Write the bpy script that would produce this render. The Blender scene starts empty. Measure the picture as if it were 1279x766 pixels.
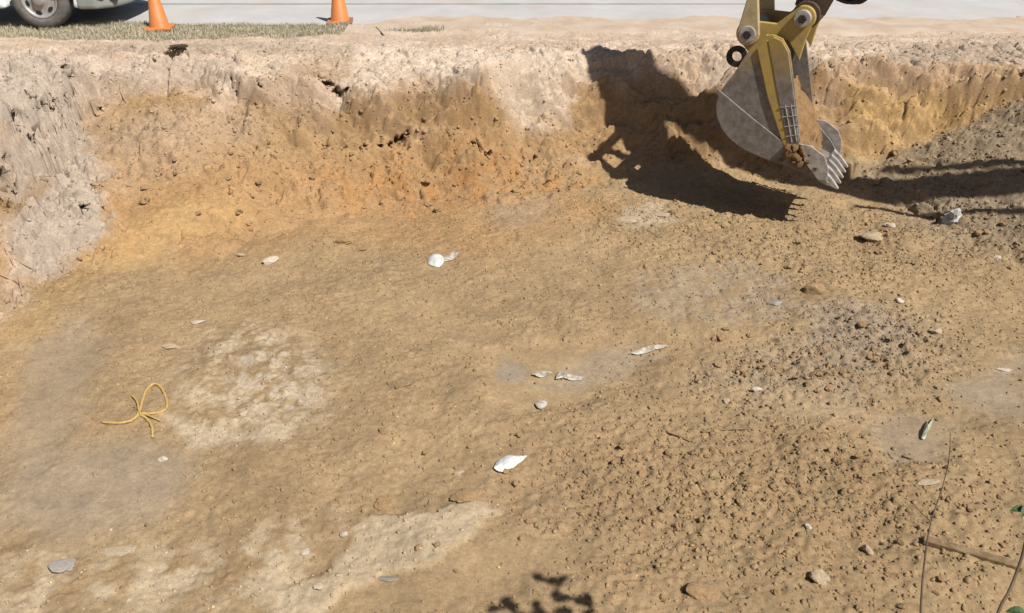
import bpy, bmesh, math, random
import numpy as np
from mathutils import Vector, Matrix, noise as mnoise
random.seed(7)
rng = np.random.default_rng(11)
sc = bpy.context.scene
COL = sc.collection

# ------------------------------------------------------------------ camera, sky, sun, exposure
PITCH = math.radians(29.3); CAM_H = 2.5; FPX = 1065.0
cam = bpy.data.cameras.new('camera'); cam.sensor_width = 36; cam.lens = 36 * FPX / 1279
cam.clip_start = .05; cam.clip_end = 3000
camo = bpy.data.objects.new('camera', cam); COL.objects.link(camo)
camo.location = (0, 0, CAM_H); camo.rotation_euler = (math.pi / 2 - PITCH, 0, 0)
sc.camera = camo
TO_SUN = Vector((.58, -.54, 1.0)).normalized()
elev = math.asin(TO_SUN.z); azim = math.atan2(TO_SUN.x, TO_SUN.y)
w = bpy.data.worlds.new('World'); sc.world = w; w.use_nodes = True
nt = w.node_tree; bg = nt.nodes['Background']
sky = nt.nodes.new('ShaderNodeTexSky'); sky.sky_type = 'NISHITA'; sky.sun_disc = False
sky.sun_elevation = elev; sky.sun_rotation = azim; sky.air_density = 1; sky.dust_density = 1.5; sky.ozone_density = 1
nt.links.new(sky.outputs[0], bg.inputs[0]); bg.inputs[1].default_value = .05
sun = bpy.data.lights.new('sun', 'SUN'); sun.energy = 5.0; sun.angle = math.radians(.55); sun.color = (1, .95, .87)
suno = bpy.data.objects.new('sun', sun); COL.objects.link(suno)
suno.rotation_euler = TO_SUN.to_track_quat('Z', 'Y').to_euler(); suno.location = (10, -8, 20)
sc.view_settings.view_transform = 'Standard'; sc.view_settings.look = 'None'
sc.view_settings.exposure = .36; sc.view_settings.gamma = 1; sc.view_settings.use_curve_mapping = False
KILL = 1.72          # display brightness of a white card in the sun at this exposure

# ------------------------------------------------------------------ helpers
def lin(c):
    c = np.asarray(c, float) / 255
    return np.where(c <= .04045, c / 12.92, ((c + .055) / 1.055) ** 2.4)
def alb(r, g, b):                       # surface colour that reads as this tone in full sun
    return np.clip(lin((r, g, b)) / KILL, 0, .8)
def tag(o, label=None, cat=None, group=None, kind=None):
    if label: o['label'] = label
    if cat: o['category'] = cat
    if group: o['group'] = group
    if kind: o['kind'] = kind
    return o
def empty(name, loc=(0, 0, 0), rz=0):
    o = bpy.data.objects.new(name, None); COL.objects.link(o); o.location = loc; o.rotation_euler = (0, 0, rz)
    o.empty_display_size = .2
    return o
def link(name, me, mat, parent=None):
    o = bpy.data.objects.new(name, me); COL.objects.link(o)
    if mat: me.materials.append(mat)
    if parent: o.parent = parent
    return o
def bm_obj(name, bm, mat, parent=None, bevel=0, smooth=False, seg=2):
    bmesh.ops.recalc_face_normals(bm, faces=bm.faces)
    me = bpy.data.meshes.new(name); bm.to_mesh(me); bm.free()
    if smooth: me.polygons.foreach_set('use_smooth', [True] * len(me.polygons))
    o = link(name, me, mat, parent)
    if bevel:
        m = o.modifiers.new('bevel', 'BEVEL'); m.width = bevel; m.segments = seg; m.limit_method = 'ANGLE'; m.angle_limit = math.radians(35)
    return o
def prism(bm, pts, n, M=None):
    """closed polygon pts (list of Vector) extruded by vector n"""
    a = [bm.verts.new(p) for p in pts]; b = [bm.verts.new(p + n) for p in pts]
    bm.faces.new(a); bm.faces.new(b[::-1])
    for i in range(len(pts)):
        j = (i + 1) % len(pts); bm.faces.new((a[i], b[i], b[j], a[j]))
def box(bm, c, s, M=None):
    r = bmesh.ops.create_cube(bm, size=1)
    for v in r['verts']:
        v.co = Vector((v.co.x * s[0] + c[0], v.co.y * s[1] + c[1], v.co.z * s[2] + c[2]))
        if M: v.co = M @ v.co
def cyl(bm, p0, p1, r0, r1=None, seg=20):
    p0 = Vector(p0); p1 = Vector(p1); r1 = r0 if r1 is None else r1
    q = (p1 - p0).to_track_quat('Z', 'Y')
    A = []; B = []
    for i in range(seg):
        t = 2 * math.pi * i / seg; d = q @ Vector((math.cos(t), math.sin(t), 0))
        A.append(bm.verts.new(p0 + d * r0)); B.append(bm.verts.new(p1 + d * r1))
    for i in range(seg):
        j = (i + 1) % seg; bm.faces.new((A[i], A[j], B[j], B[i]))
    bm.faces.new(A[::-1]); bm.faces.new(B)
def tube(bm, pts, rad, seg=7):
    pts = [Vector(p) for p in pts]; rings = []
    for i, p in enumerate(pts):
        t = (pts[min(i + 1, len(pts) - 1)] - pts[max(i - 1, 0)]).normalized()
        ref = Vector((0, 0, 1)) if abs(t.z) < .9 else Vector((1, 0, 0))
        a = t.cross(ref).normalized(); b = t.cross(a)
        r = rad[i] if hasattr(rad, '__len__') else rad
        rings.append([bm.verts.new(p + (a * math.cos(2 * math.pi * k / seg) + b * math.sin(2 * math.pi * k / seg)) * r) for k in range(seg)])
    for i in range(len(rings) - 1):
        for k in range(seg):
            l = (k + 1) % seg; bm.faces.new((rings[i][k], rings[i][l], rings[i + 1][l], rings[i + 1][k]))
    bm.faces.new(rings[0][::-1]); bm.faces.new(rings[-1])
def lathe(bm, prof, M, seg=32):
    """prof: (r, h) list round local Z, closed by caps when r==0"""
    rings = []
    for r, h in prof:
        rings.append([bm.verts.new(M @ Vector((r * math.cos(2 * math.pi * k / seg), r * math.sin(2 * math.pi * k / seg), h))) for k in range(seg)])
    for i in range(len(rings) - 1):
        for k in range(seg):
            l = (k + 1) % seg; bm.faces.new((rings[i][k], rings[i][l], rings[i + 1][l], rings[i + 1][k]))
    return rings
def catmull(P, n=8):
    P = [Vector(p) for p in P]; out = []
    for i in range(len(P) - 1):
        a, b, c, d = P[max(i - 1, 0)], P[i], P[i + 1], P[min(i + 2, len(P) - 1)]
        for k in range(n):
            t = k / n
            out.append(.5 * ((2 * b) + (c - a) * t + (2 * a - 5 * b + 4 * c - d) * t * t + (3 * b - a - 3 * c + d) * t ** 3))
    return out + [P[-1]]

# ------------------------------------------------------------------ pixel -> direction (distance always comes from the ground it meets)
FW = np.array([0, math.cos(PITCH), -math.sin(PITCH)]); UP = np.array([0, math.sin(PITCH), math.cos(PITCH)])
def ray(u, v): return np.array([1, 0, 0]) * (u - 639.5) / FPX + UP * (383 - v) / FPX + FW
def onz(u, v, z):
    d = ray(u, v); return np.array([0, 0, CAM_H]) + d * ((z - CAM_H) / d[2])
def onplane(u, v, P0, n):
    d = ray(u, v); c = np.array([0, 0, CAM_H]); return Vector(c + d * (((P0 - c) @ n) / (d @ n)))

# ------------------------------------------------------------------ numpy noise
PERM = rng.permutation(4096).astype(np.int32)
GR = np.stack([np.cos(np.arange(4096) * 2.39996), np.sin(np.arange(4096) * 2.39996)], 1).astype(np.float32)
def pn(x, y, seed=0):
    x = np.asarray(x, np.float32) + seed * 17.31; y = np.asarray(y, np.float32) + seed * 9.77
    xi = np.floor(x).astype(np.int32); yi = np.floor(y).astype(np.int32); fx = x - xi; fy = y - yi
    def g(ix, iy, dx, dy):
        h = PERM[(PERM[ix & 4095] + iy) & 4095]; q = GR[h]; return q[..., 0] * dx + q[..., 1] * dy
    ux = fx * fx * fx * (fx * (fx * 6 - 15) + 10); uy = fy * fy * fy * (fy * (fy * 6 - 15) + 10)
    a = g(xi, yi, fx, fy); b = g(xi + 1, yi, fx - 1, fy); c = g(xi, yi + 1, fx, fy - 1); d = g(xi + 1, yi + 1, fx - 1, fy - 1)
    return 1.5 * ((a + (b - a) * ux) * (1 - uy) + (c + (d - c) * ux) * uy)
def fbm(x, y, f, o, seed=0, gain=.5):
    s = 0; a = 1
    for k in range(o):
        s = s + a * pn(x * f, y * f, seed + k * 3); f *= 2.03; a *= gain
    return s
def cells(x, y, f, seed=0):
    """F1, F2 and a random value per cell"""
    x = x * f; y = y * f; xi = np.floor(x).astype(np.int32); yi = np.floor(y).astype(np.int32)
    f1 = np.full(x.shape, 9.); f2 = np.full(x.shape, 9.); cid = np.zeros(x.shape)
    for ox in (-1, 0, 1):
        for oy in (-1, 0, 1):
            h = PERM[(PERM[(xi + ox + seed * 31) & 4095] + yi + oy) & 4095]; px = xi + ox + (h & 63) / 63.; py = yi + oy + ((h >> 6) & 63) / 63.
            d = np.hypot(x - px, y - py); cl = d < f1; f2 = np.where(cl, f1, np.minimum(f2, d)); cid = np.where(cl, (h * 7 % 4096) / 4095., cid); f1 = np.where(cl, d, f1)
    return f1, f2, cid
def sstep(a, b, t):
    t = np.clip((t - a) / (b - a), 0, 1); return t * t * (3 - 2 * t)

# ------------------------------------------------------------------ terrain: pit cut into level grade (z = 0), floor at FL
FL = -1.35
#        u    rim v, z      foot v, z     apron v
ST = [(-160, 72, 0, 118, -.34, 350), (100, 75, 0, 122, -.36, 345), (200, 73, 0, 122, -.36, 340), (280, 80, -.02, 130, -.40, 320),
      (330, 95, -.10, 158, -.62, 295), (440, 100, -.18, 186, -.90, 268), (540, 100, -.18, 185, -.90, 245), (600, 88, -.06, 184, -.92, 240),
      (650, 72, -.03, 190, -1.08, 240), (720, 66, 0, 195, -1.12, 236), (820, 62, 0, 205, -1.22, 234), (950, 70, 0, 213, -1.26, 230),
      (1050, 75, 0, 205, -1.12, 228), (1180, 80, 0, 200, -1.06, 225), (1279, 86, 0, 195, -1.0, 222), (1500, 86, 0, 195, -1.0, 222)]
RX = np.array([onz(s[0], s[1], s[2])[:2] for s in ST]); RZ = np.array([s[2] for s in ST])
FX = np.array([onz(s[0], s[3], s[4])[:2] for s in ST]); FZ = np.array([s[4] for s in ST])
AX = np.array([onz(s[0], s[5], FL)[:2] for s in ST])
LR = np.array([onz(*q, 0)[:2] for q in [(96, 84), (70, 96), (35, 106), (0, 118), (-60, 140), (-260, 210)]])[::-1]
LF = np.array([onz(*q)[:2] for q in [(150, 215, -1.0), (132, 245, -1.15), (95, 305, -1.25), (35, 355, -1.3), (0, 400, -1.33), (-90, 500, -1.35)]])[::-1]
MB = np.array([onz(*q)[:2] for q in [(1058, 216, -1.2), (1090, 240, -1.3), (1160, 275, FL), (1230, 310, FL), (1330, 360, FL)]])[::-1]
def zbase(x, y, wx=0, wy=0):
    x = np.asarray(x, float) + wx; y = np.asarray(y, float) + wy
    yr = np.interp(x, RX[:, 0], RX[:, 1]); zr = np.interp(x, RX[:, 0], RZ)
    y1 = np.interp(x, FX[:, 0], FX[:, 1]); z1 = np.interp(x, FX[:, 0], FZ); y2 = np.interp(x, AX[:, 0], AX[:, 1])
    t = np.clip((y - y1) / np.maximum(yr - y1, .12), 0, 1)
    wall = z1 + (zr - z1) * (t * .65 + .35 * sstep(0, 1, t))
    ap = FL + (z1 - FL) * np.clip((y - y2) / np.maximum(y1 - y2, .1), 0, 1) ** 1.15
    z = np.where(y > yr, zr * (1 - sstep(0, 1.2, y - yr)), np.where(y > y1, wall, ap))
    # left bank
    xr = np.interp(y, LR[:, 1], LR[:, 0]); xf = np.interp(y, LF[:, 1], LF[:, 0])
    t = np.clip((xf - x) / np.maximum(xf - xr, .2), 0, 1)
    zl = FL + (0 - FL) * (t * .5 + .5 * sstep(.05, .9, t))
    zl = np.where(y > 10.45, FL, zl)
    # near bank under the camera
    zn = FL + 2.2 * sstep(2.75, 1.05, y)
    # mound of grey spoil and right-hand bank
    xm = np.interp(y, MB[:, 1], MB[:, 0])
    zm = np.minimum(FL + .52 * np.maximum(x - xm, 0), .28) * sstep(11.0, 10.2, y) + FL * (1 - sstep(11.0, 10.2, y))
    zb = FL + 1.37 * sstep(5.6, 7.4, x)
    return np.maximum.reduce([z, zl, np.where(y < 10.45, zn, FL), zm, np.where(y < 10.5, zb, FL)])
_T = np.arange(2.2, 22, .02)
def gbase(u, v):
    d = ray(u, v); P = np.array([0, 0, CAM_H])[None] + d[None] * _T[:, None]
    k = np.argmax(P[:, 2] < zbase(P[:, 0], P[:, 1])); return P[k]

def axis(lo, hi, step, outer):
    a = list(np.arange(lo, hi, step)); s = step; e = hi
    while e < outer: s *= 1.22; e += s; a.append(e)
    s = step; e = lo; b = []
    while e > -outer: s *= 1.22; e -= s; b.append(e)
    return np.array(b[::-1] + a)
xs = axis(-7.3, 7.2, .0155, 900)
_y = axis(2.6, 12.1, .0135, 900)
ys = np.concatenate([_y[_y < 9.4], np.arange(9.4, 11.15, .0085), _y[_y > 11.15]])
X, Y = np.meshgrid(xs, ys)
near = ((X > -9) & (X < 9) & (Y > 0) & (Y < 15)).astype(float)
Zs = zbase(X, Y)
Yn = Y + 1.25 * Zs; Xn = X - 1.25 * Zs * (X < -4.2)      # noise runs along the cut faces, not down them
wx = .12 * pn(Xn * 1.7, Yn * 1.7, 1) + .035 * fbm(Xn, Yn, 5, 3, 2); wy = .12 * pn(Xn * 1.9, Yn * 1.9, 5) + .035 * fbm(Xn, Yn, 6, 3, 6)
Z0 = zbase(X, Y, wx * near, wy * near)
gy, gx = np.gradient(Zs, ys, xs); slope = np.clip(np.hypot(gx, gy), 0, 2)
wallm = sstep(.45, 1.1, slope) * near
grade = sstep(-.12, -.02, Zs)

def poly(pts, soft=.12, world=False, warp=1.0):
    """soft mask of a patch whose outline is given by photo pixels resting on the ground"""
    P = np.array(pts if world else [gbase(*q)[:2] for q in pts])
    m = np.zeros(X.shape)
    sx = np.where((xs > P[:, 0].min() - .6) & (xs < P[:, 0].max() + .6))[0]; sy = np.where((ys > P[:, 1].min() - .6) & (ys < P[:, 1].max() + .6))[0]
    if len(sx) == 0 or len(sy) == 0: return m
    sl = np.s_[sy[0]:sy[-1] + 1, sx[0]:sx[-1] + 1]
    x = X[sl] + warp * (1.3 * wx[sl]); y = Y[sl] + warp * (1.3 * wy[sl])
    D = np.full(x.shape, 1e9); ins = np.zeros(x.shape, bool)
    for i in range(len(P)):
        a = P[i]; b = P[(i + 1) % len(P)]; e = b - a
        t = np.clip(((x - a[0]) * e[0] + (y - a[1]) * e[1]) / (e @ e + 1e-9), 0, 1)
        D = np.minimum(D, np.hypot(x - a[0] - t * e[0], y - a[1] - t * e[1]))
        c = ((a[1] > y) != (b[1] > y)); xx = (b[0] - a[0]) * (y - a[1]) / (b[1] - a[1] + 1e-12) + a[0]
        ins ^= c & (x < xx)
    s = np.where(ins, D, -D); m[sl] = sstep(-soft, soft, s); return m
def ell(u, v, ru, rv, n=12, ang=0):
    ca, sa = math.cos(math.radians(ang)), math.sin(math.radians(ang))
    o = []
    for k in range(n):
        t = 2 * math.pi * k / n; a = ru * math.cos(t); b = rv * math.sin(t)
        o.append((u + a * ca - b * sa, v + a * sa + b * ca))
    return o

# --- roughness zones of the floor
rough = .75 + .25 * pn(X * .9, Y * .9, 77)
def setm(A, m, val): A += m * (val - A)
clodA = poly([(700, 560), (900, 520), (1060, 540), (1180, 620), (1190, 690), (1000, 720), (800, 690), (690, 640)], .55)
clodB = poly([(870, 470), (960, 440), (1060, 395), (1160, 400), (1180, 440), (1110, 490), (960, 500)], .35)
clodC = poly([(720, 250), (980, 260), (1200, 255), (1279, 330), (1100, 370), (900, 330), (740, 300)], .4)
moundm = poly([(1065, 214), (1150, 180), (1279, 122), (1400, 120), (1400, 360), (1279, 312), (1170, 272), (1095, 245)], .10, warp=.4)
smoothm = np.zeros(X.shape)
SMOOTH = [([(0, 560), (120, 555), (230, 565), (250, 610), (180, 660), (60, 670), (0, 650)], .18), ([(20, 430), (110, 400), (120, 480), (60, 560), (10, 560)], .15),
          ([(610, 445), (700, 430), (800, 435), (760, 470), (700, 500), (660, 520), (620, 500)], .12), ([(1075, 530), (1130, 518), (1200, 520), (1200, 570), (1110, 575)], .10),
          ([(950, 498), (1070, 492), (1090, 520), (1000, 530)], .10), ([(1190, 480), (1279, 450), (1279, 520), (1200, 515)], .12),
          ([(150, 290), (230, 250), (300, 265), (290, 290), (200, 330), (120, 350)], .15), ([(430, 720), (520, 715), (700, 650), (720, 700), (560, 766), (430, 766)], .2)]
for p_, s_ in SMOOTH: smoothm = np.maximum(smoothm, poly(p_, s_))
setm(rough, clodA, 1.25); setm(rough, clodB, 1.6); setm(rough, clodC, 1.15); setm(rough, moundm, .8); setm(rough, wallm, .8)
setm(rough, poly([(0, 440), (420, 430), (600, 560), (420, 766), (0, 766)], .4), .66)
setm(rough, smoothm, .10); setm(rough, grade * (1 - wallm), .7)
rough *= near

# --- relief
vis0 = ((np.abs(X) < .62 * (Y * .87 + 1.9) + .5) & (Y > 2.9) & (Y < 12.2)).astype(float)
Z = Z0.copy()
Z += near * (.045 * fbm(X, Y, .8, 3, 21) * (1 - .5 * smoothm))
Z += rough * (.018 * fbm(Xn, Yn, 3.2, 3, 31) + .012 * np.abs(fbm(Xn, Yn, 8, 3, 41)) + .0080 * fbm(Xn, Yn, 19, 3, 51, .6))
bill = fbm(Xn, Yn, 1.9, 4, 61, .5)
Z += wallm * .055 * bill                       # lumpy cut faces
crk = np.clip(1 - np.abs(pn(Xn * 2.3 + wx * 3, Yn * 2.3 + wy * 3, 71)) * 14, 0, 1)
crk2 = np.clip(1 - np.abs(pn(Xn * 5.1 + wx * 4, Yn * 5.1 + wy * 4, 73)) * 9, 0, 1)
edge = np.clip(sstep(.15, .6, slope) + poly([(0, 62), (440, 66), (440, 130), (100, 150), (130, 330), (0, 400)], .2) * .7, 0, 1) * near
lbank = poly([(0, 70), (96, 80), (110, 150), (130, 240), (140, 320), (60, 350), (0, 400)], .15)
cm = sstep(-.1, .5, pn(Xn * 1.1, Yn * 1.1, 75))
Z -= edge * cm * (.10 * crk + .03 * crk2) + lbank * (.08 * crk * cm + .03 * crk2)                 # shrinkage cracks and torn edges
# torn blocks of crusted soil on the left bank and along the rim, rubble on the slope
def blocks(mask, f, amp, gap, seed, wid=.16):
    global Z
    iy, ix = np.where(mask > .02); a = slice(iy.min(), iy.max() + 1); b = slice(ix.min(), ix.max() + 1)
    f1, f2, cid = cells(Xn[a, b] + .8 * wx[a, b] + .02 * fbm(X[a, b], Y[a, b], 14, 2, 79), Yn[a, b] + .8 * wy[a, b], f, seed)
    e = np.clip(1 - (f2 - f1) / wid, 0, 1)
    Z[a, b] += mask[a, b] * (amp * (cid - .5) - gap * e * (cid > .35) + amp * .25 * (1 - f1))
rub = poly([(120, 120), (300, 110), (420, 185), (560, 175), (720, 190), (740, 240), (420, 255), (140, 225)], .3)
rimm = np.clip(sstep(-.32, -.12, Zs) * sstep(11.9, 11.2, Y) * sstep(-8, -7, X) * near * sstep(8.5, 9.2, Y), 0, 1)
blocks(lbank, 3.2, .11, .10, 1); blocks(lbank, 8.0, .045, .04, 2); blocks(rimm, 4.2, .05, .05, 3); blocks(rimm, 11, .025, .02, 4)
blocks(rub * sstep(-.35, .35, pn(Xn * 1.4, Yn * 1.4, 78)), 9, .05, .03, 5); blocks(np.clip(clodA * .7 + clodB * 1.2 + clodC * .6, 0, 1.2) * vis0, 16, .030, .012, 6, .25)
blocks(poly(ell(330, 480, 95, 62), .25) * sstep(-.4, .3, pn(X * 3, Y * 3, 72)), 15, .034, .016, 8, .25); blocks(poly([(0, 700), (150, 705), (300, 665), (420, 655), (340, 766), (0, 766)], .3) * sstep(-.2, .4, pn(X * 2, Y * 2, 74)), 15, .022, .010, 9, .25)
blocks(wallm * sstep(-.1, .4, pn(Xn * .9, Yn * .9, 76)) * sstep(-.15, -.35, Zs), 6, .045, .03, 7)
# bucket-tooth grooves down the cut
groove = np.sin((X * 1.0 + .35 * pn(X * .9, Y * .9, 81)) * 38) * sstep(.1, .6, pn(X * .8, Y * .8, 83) + .25)
Z += wallm * (1 - sstep(-.30, -.12, Zs)) * .004 * groove
# slumped lump at the foot of the left bank, soil heaps at the foot of the far bank
def bump(u, v, rx, ry, h, sharp=1.6):
    global Z
    c = gbase(u, v); r = np.hypot((X + wx - c[0]) / rx, (Y + wy - c[1]) / ry)
    Z = Z + h * np.clip(1 - r, 0, 1) ** (1 / sharp) * near
bump(85, 290, .55, .62, .26); bump(35, 310, .4, .4, .16); bump(120, 250, .3, .3, .15); bump(30, 205, .35, .3, .12)
bump(575, 190, .38, .25, .16); bump(630, 170, .4, .35, .15); bump(680, 180, .35, .3, .12); bump(430, 235, .5, .35, .10); bump(230, 175, .55, .4, .14); bump(180, 190, .35, .3, .10)
bump(520, 225, .3, .25, .12); bump(600, 225, .3, .25, .08); bump(340, 225, .4, .3, .09); bump(1120, 300, .3, .25, .08)
for (u, v, r, dpt) in [(425, 118, .11, .24), (405, 100, .12, .12), (415, 108, .06, .12), (60, 135, .10, .26), (75, 125, .07, .2), (48, 142, .07, .2), (25, 152, .09, .24), (40, 255, .22, .14), (5, 235, .14, .25), (86, 84, .08, .22), (92, 100, .06, .15), (96, 130, .05, .12), (46, 172, .07, .1), (190, 68, .05, .14), (216, 67, .10, .12),
                       (495, 178, .12, .08), (290, 108, .08, .12), (385, 88, .09, .09), (330, 68, .08, .05), (1035, 455, .1, .03), (1060, 255, .15, .05)]:
    c = gbase(u, v); Z -= dpt * np.exp(-(((X + .5 * wx - c[0]) ** 2 + (Y + .5 * wy - c[1]) ** 2) / r ** 2))
# ledge left by the bucket below the scooped part
Z += poly([(300, 140), (400, 178), (500, 180), (560, 150), (580, 160), (520, 196), (400, 196), (290, 160)], .05) * .07
# crawler-track cleat prints, pressed diagonal furrows
trk = poly([(800, 345), (930, 325), (985, 345), (1000, 400), (860, 410), (790, 390)], .12)
Z -= trk * .012 * sstep(.2, .8, np.sin((X + .10 * pn(X * 2, Y * 2, 93)) * 2 * math.pi / .19)) * (.6 + .5 * pn(X * 3, Y * 3, 91))
trk2 = poly([(1000, 395), (1120, 385), (1165, 430), (1080, 470), (1010, 450)], .12)
Z -= trk2 * .02 * sstep(.1, .8, np.sin((X * .8 + .6 * Y) * 2 * math.pi / .16))
flat = poly([(600, 440), (700, 428), (840, 432), (800, 480), (720, 500), (690, 530), (620, 520)], .1)
Z -= flat * .035
Z -= poly([(1075, 528), (1130, 515), (1205, 518), (1205, 572), (1110, 580)], .12) * .04
# lobes of dried-up slurry with a small step at their edge
Z += poly([(330, 740), (470, 650), (560, 632), (625, 640), (610, 668), (520, 700), (440, 720), (360, 766)], .03) * .022
Z += poly(ell(320, 480, 95, 65), .2) * .03
# stamped clods (half buried)
def stamp(n, mask, r0, r1, hgt=.55):
    global Z
    prob = (mask * np.gradient(ys)[:, None] * np.gradient(xs)[None]).ravel(); cs = np.cumsum(prob); idx = np.searchsorted(cs, rng.random(n) * cs[-1])
    for i in idx:
        iy, ix = divmod(int(i), len(xs)); r = r0 * (r1 / r0) ** (rng.random() ** 2.2)
        k = int(r / .0135) + 2; a = slice(max(iy - k, 0), iy + k + 1); b = slice(max(ix - k, 0), ix + k + 1)
        t = rng.random() * 6.28; dx = X[a, b] - xs[ix]; dy = Y[a, b] - ys[iy]; e = .55 + .45 * rng.random()
        p = (dx * math.cos(t) + dy * math.sin(t)) / r; q = (-dx * math.sin(t) + dy * math.cos(t)) / (r * e)
        d = np.maximum(np.abs(p) ** 1.6 + np.abs(q) ** 1.6, 0)
        Z[a, b] = Z[a, b] + r * hgt * np.clip(1 - d, 0, 1) ** .55
vis = ((np.abs(X) < .62 * (Y * .87 + 1.9) + .5) & (Y > 2.9) & (Y < 12.2)).astype(float)
fdens = vis * np.clip(rough, 0, 2)
flatm = 1 - .85 * wallm
stamp(2600, vis * clodA, .010, .036, .45); stamp(1500, vis * clodB, .010, .045, .45); stamp(1300, vis * clodC, .010, .04, .45); stamp(900, vis * moundm * flatm, .010, .035, .4)
stamp(5000, fdens * flatm, .010, .035, .4); stamp(900, vis * edge * flatm, .02, .09, .5); stamp(700, vis * poly([(180, 140), (720, 170), (740, 245), (380, 260), (150, 215)], .2), .02, .09)
# roads etc. lie on top of the sheet beyond the shoulder
def road_edge(a): return 12.78 + .05 * pn(a * 1.5, a * 0 + 3.3, 3) + .03 * pn(a * 6, a * 0 + 1.3, 4)
Z -= sstep(.03, .3, Y - road_edge(X)) * .06

# --- colours of the soils
C = {k: alb(*c) for k, c in dict(floor=(187, 159, 121), orange=(197, 157, 110), tan=(193, 165, 125), pale=(226, 208, 180), grade=(238, 217, 193), pink=(218, 192, 168),
     greyb=(206, 190, 174), silt=(182, 165, 144), brown=(166, 136, 100), mound=(176, 156, 128), ochre=(210, 172, 116), moist=(176, 148, 112), rust=(196, 148, 96), dust=(240, 220, 198), wet=(172, 156, 136)).items()}
Cc = np.empty(X.shape + (3,)); Cc[:] = C['floor']
def paint(m, key, k=1.0):
    global Cc
    m = np.clip(m * k, 0, 1)[..., None]; Cc = Cc * (1 - m) + C[key] * m
n1 = fbm(X, Y, 1.1, 4, 101); n2 = fbm(Xn, Yn, 4.3, 4, 111); n3 = fbm(Xn, Yn, 14, 3, 121)
paint(sstep(-.1, .7, n1), 'tan', .6); paint(sstep(0.1, .9, -n1), 'moist', .35)
lo = np.clip(sstep(-1.34, -1.15, Zs), 0, 1) * near
paint(lo * (.75 + .25 * n2), 'orange', .85); paint(lo * poly([(100, 110), (330, 110), (420, 190), (380, 240), (140, 230)], .4), 'tan', .55); paint(lo * sstep(.1, .6, pn(Xn * 2.2, Yn * 2.2, 135)), 'brown', .45); paint(lo * sstep(.1, .6, pn(Xn * 1.6, Yn * 1.6, 136)), 'pink', .35)
paint(poly([(140, 200), (420, 190), (640, 215), (780, 260), (600, 330), (420, 300), (230, 330), (120, 330)], .45), 'orange', .75)
paint(poly([(380, 215), (640, 200), (760, 230), (640, 262), (450, 265)], .2) * sstep(-.4, .4, n2), 'rust', .8)
paint(poly([(150, 300), (190, 262), (240, 248), (302, 262), (290, 282), (215, 300), (170, 330), (110, 352)], .15), 'ochre', .55)
paint(poly([(130, 300), (60, 420), (20, 560), (0, 560), (0, 430), (60, 350)], .2), 'ochre', .35)
paint(grade, 'grade', .92)
paint(grade * sstep(.1, .6, n2 + n1), 'pink', .6)
top = sstep(-.42, -.12, Zs + .13 * n1 + .06 * n2) * near
paint(top, 'pink', .85); paint(top * sstep(-.2, .4, pn(X * 1.3, Y * 4, 131)), 'grade', .7)
paint(poly([(440, 60), (580, 62), (720, 66), (715, 150), (640, 165), (590, 100), (440, 104)], .12), 'dust', .75)
paint(poly([(1040, 78), (1279, 78), (1279, 110), (1045, 105)], .1) * sstep(-.5, .2, n2), 'pink', .5)
paint(poly([(1045, 105), (1279, 100), (1279, 140), (1075, 205)], .1), 'ochre', .75)
paint(poly([(300, 108), (420, 110), (600, 108), (600, 150), (510, 175), (400, 180), (320, 150)], .1), 'brown', .45)
paint(poly([(300, 100), (380, 90), (430, 100), (420, 140), (350, 150)], .12), 'pink', .5)
paint(poly([(0, 60), (96, 76), (102, 130), (125, 232), (60, 250), (0, 230)], .15), 'greyb', .85)
paint(poly([(30, 285), (70, 245), (125, 238), (140, 300), (90, 335), (20, 340), (0, 310)], .08), 'greyb', .9)
paint(poly([(0, 300), (30, 330), (40, 380), (0, 420)], .15), 'pink', .7)
paint(poly([(15, 240), (55, 235), (62, 275), (30, 295), (0, 290)], .08), 'brown', .55)
paint(poly([(100, 75), (290, 72), (290, 95), (170, 115), (105, 130)], .12), 'greyb', .45)
paint(poly([(1040, 76), (1279, 80), (1279, 108), (1045, 108)], .12), 'orange', .55)
paint(poly([(105, 135), (200, 145), (230, 180), (190, 205), (120, 195)], .2) * sstep(-.5, .4, n2), 'brown', .6); paint(poly([(300, 120), (330, 190), (140, 240), (120, 150)], .3), 'pink', .35)
paint(moundm, 'mound', .95); paint(poly([(1090, 238), (1279, 235), (1279, 330), (1160, 310)], .25), 'mound', .6)
paint(clodA * sstep(-.5, .5, n2), 'brown', .50); paint(clodB, 'silt', .55); paint(clodB * sstep(0, .5, n2), 'brown', .7)
paint(trk * sstep(-.3, .5, n2 + .4), 'silt', .55); paint(poly([(1000, 385), (1110, 380), (1140, 420), (1060, 440), (1000, 430)], .12), 'silt', .5)
paint(poly(ell(315, 485, 100, 70), .3) * sstep(-.6, .5, n2 + .6 * n3), 'pale', .6); paint(poly(ell(345, 478, 62, 40), .15) * sstep(-.1, .4, n3 + n2), 'greyb', .4)
paint(poly(ell(290, 465, 14, 9), .06), 'brown', .8); paint(poly([(210, 520), (320, 540), (380, 510), (330, 560), (230, 550)], .08), 'pale', .6)
paint(poly([(330, 750), (470, 655), (560, 632), (628, 640), (612, 668), (520, 698), (440, 722), (380, 766), (320, 766)], .04), 'pale', .55)
paint(poly([(0, 690), (150, 700), (300, 660), (420, 650), (350, 766), (0, 766)], .25) * sstep(-.45, .35, n2 + .5 * n1), 'pale', .6)
paint(poly([(780, 260), (840, 250), (850, 275), (790, 285)], .1), 'pale', .5); paint(poly([(600, 250), (690, 248), (700, 275), (620, 290)], .2), 'silt', .45)
for (p_, s_), k in zip(SMOOTH, (('silt', .65), ('silt', .5), ('tan', .5), ('wet', .6), ('silt', .4), ('silt', .7), ('ochre', .3), ('tan', .4))): paint(poly(p_, s_), *k)
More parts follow.
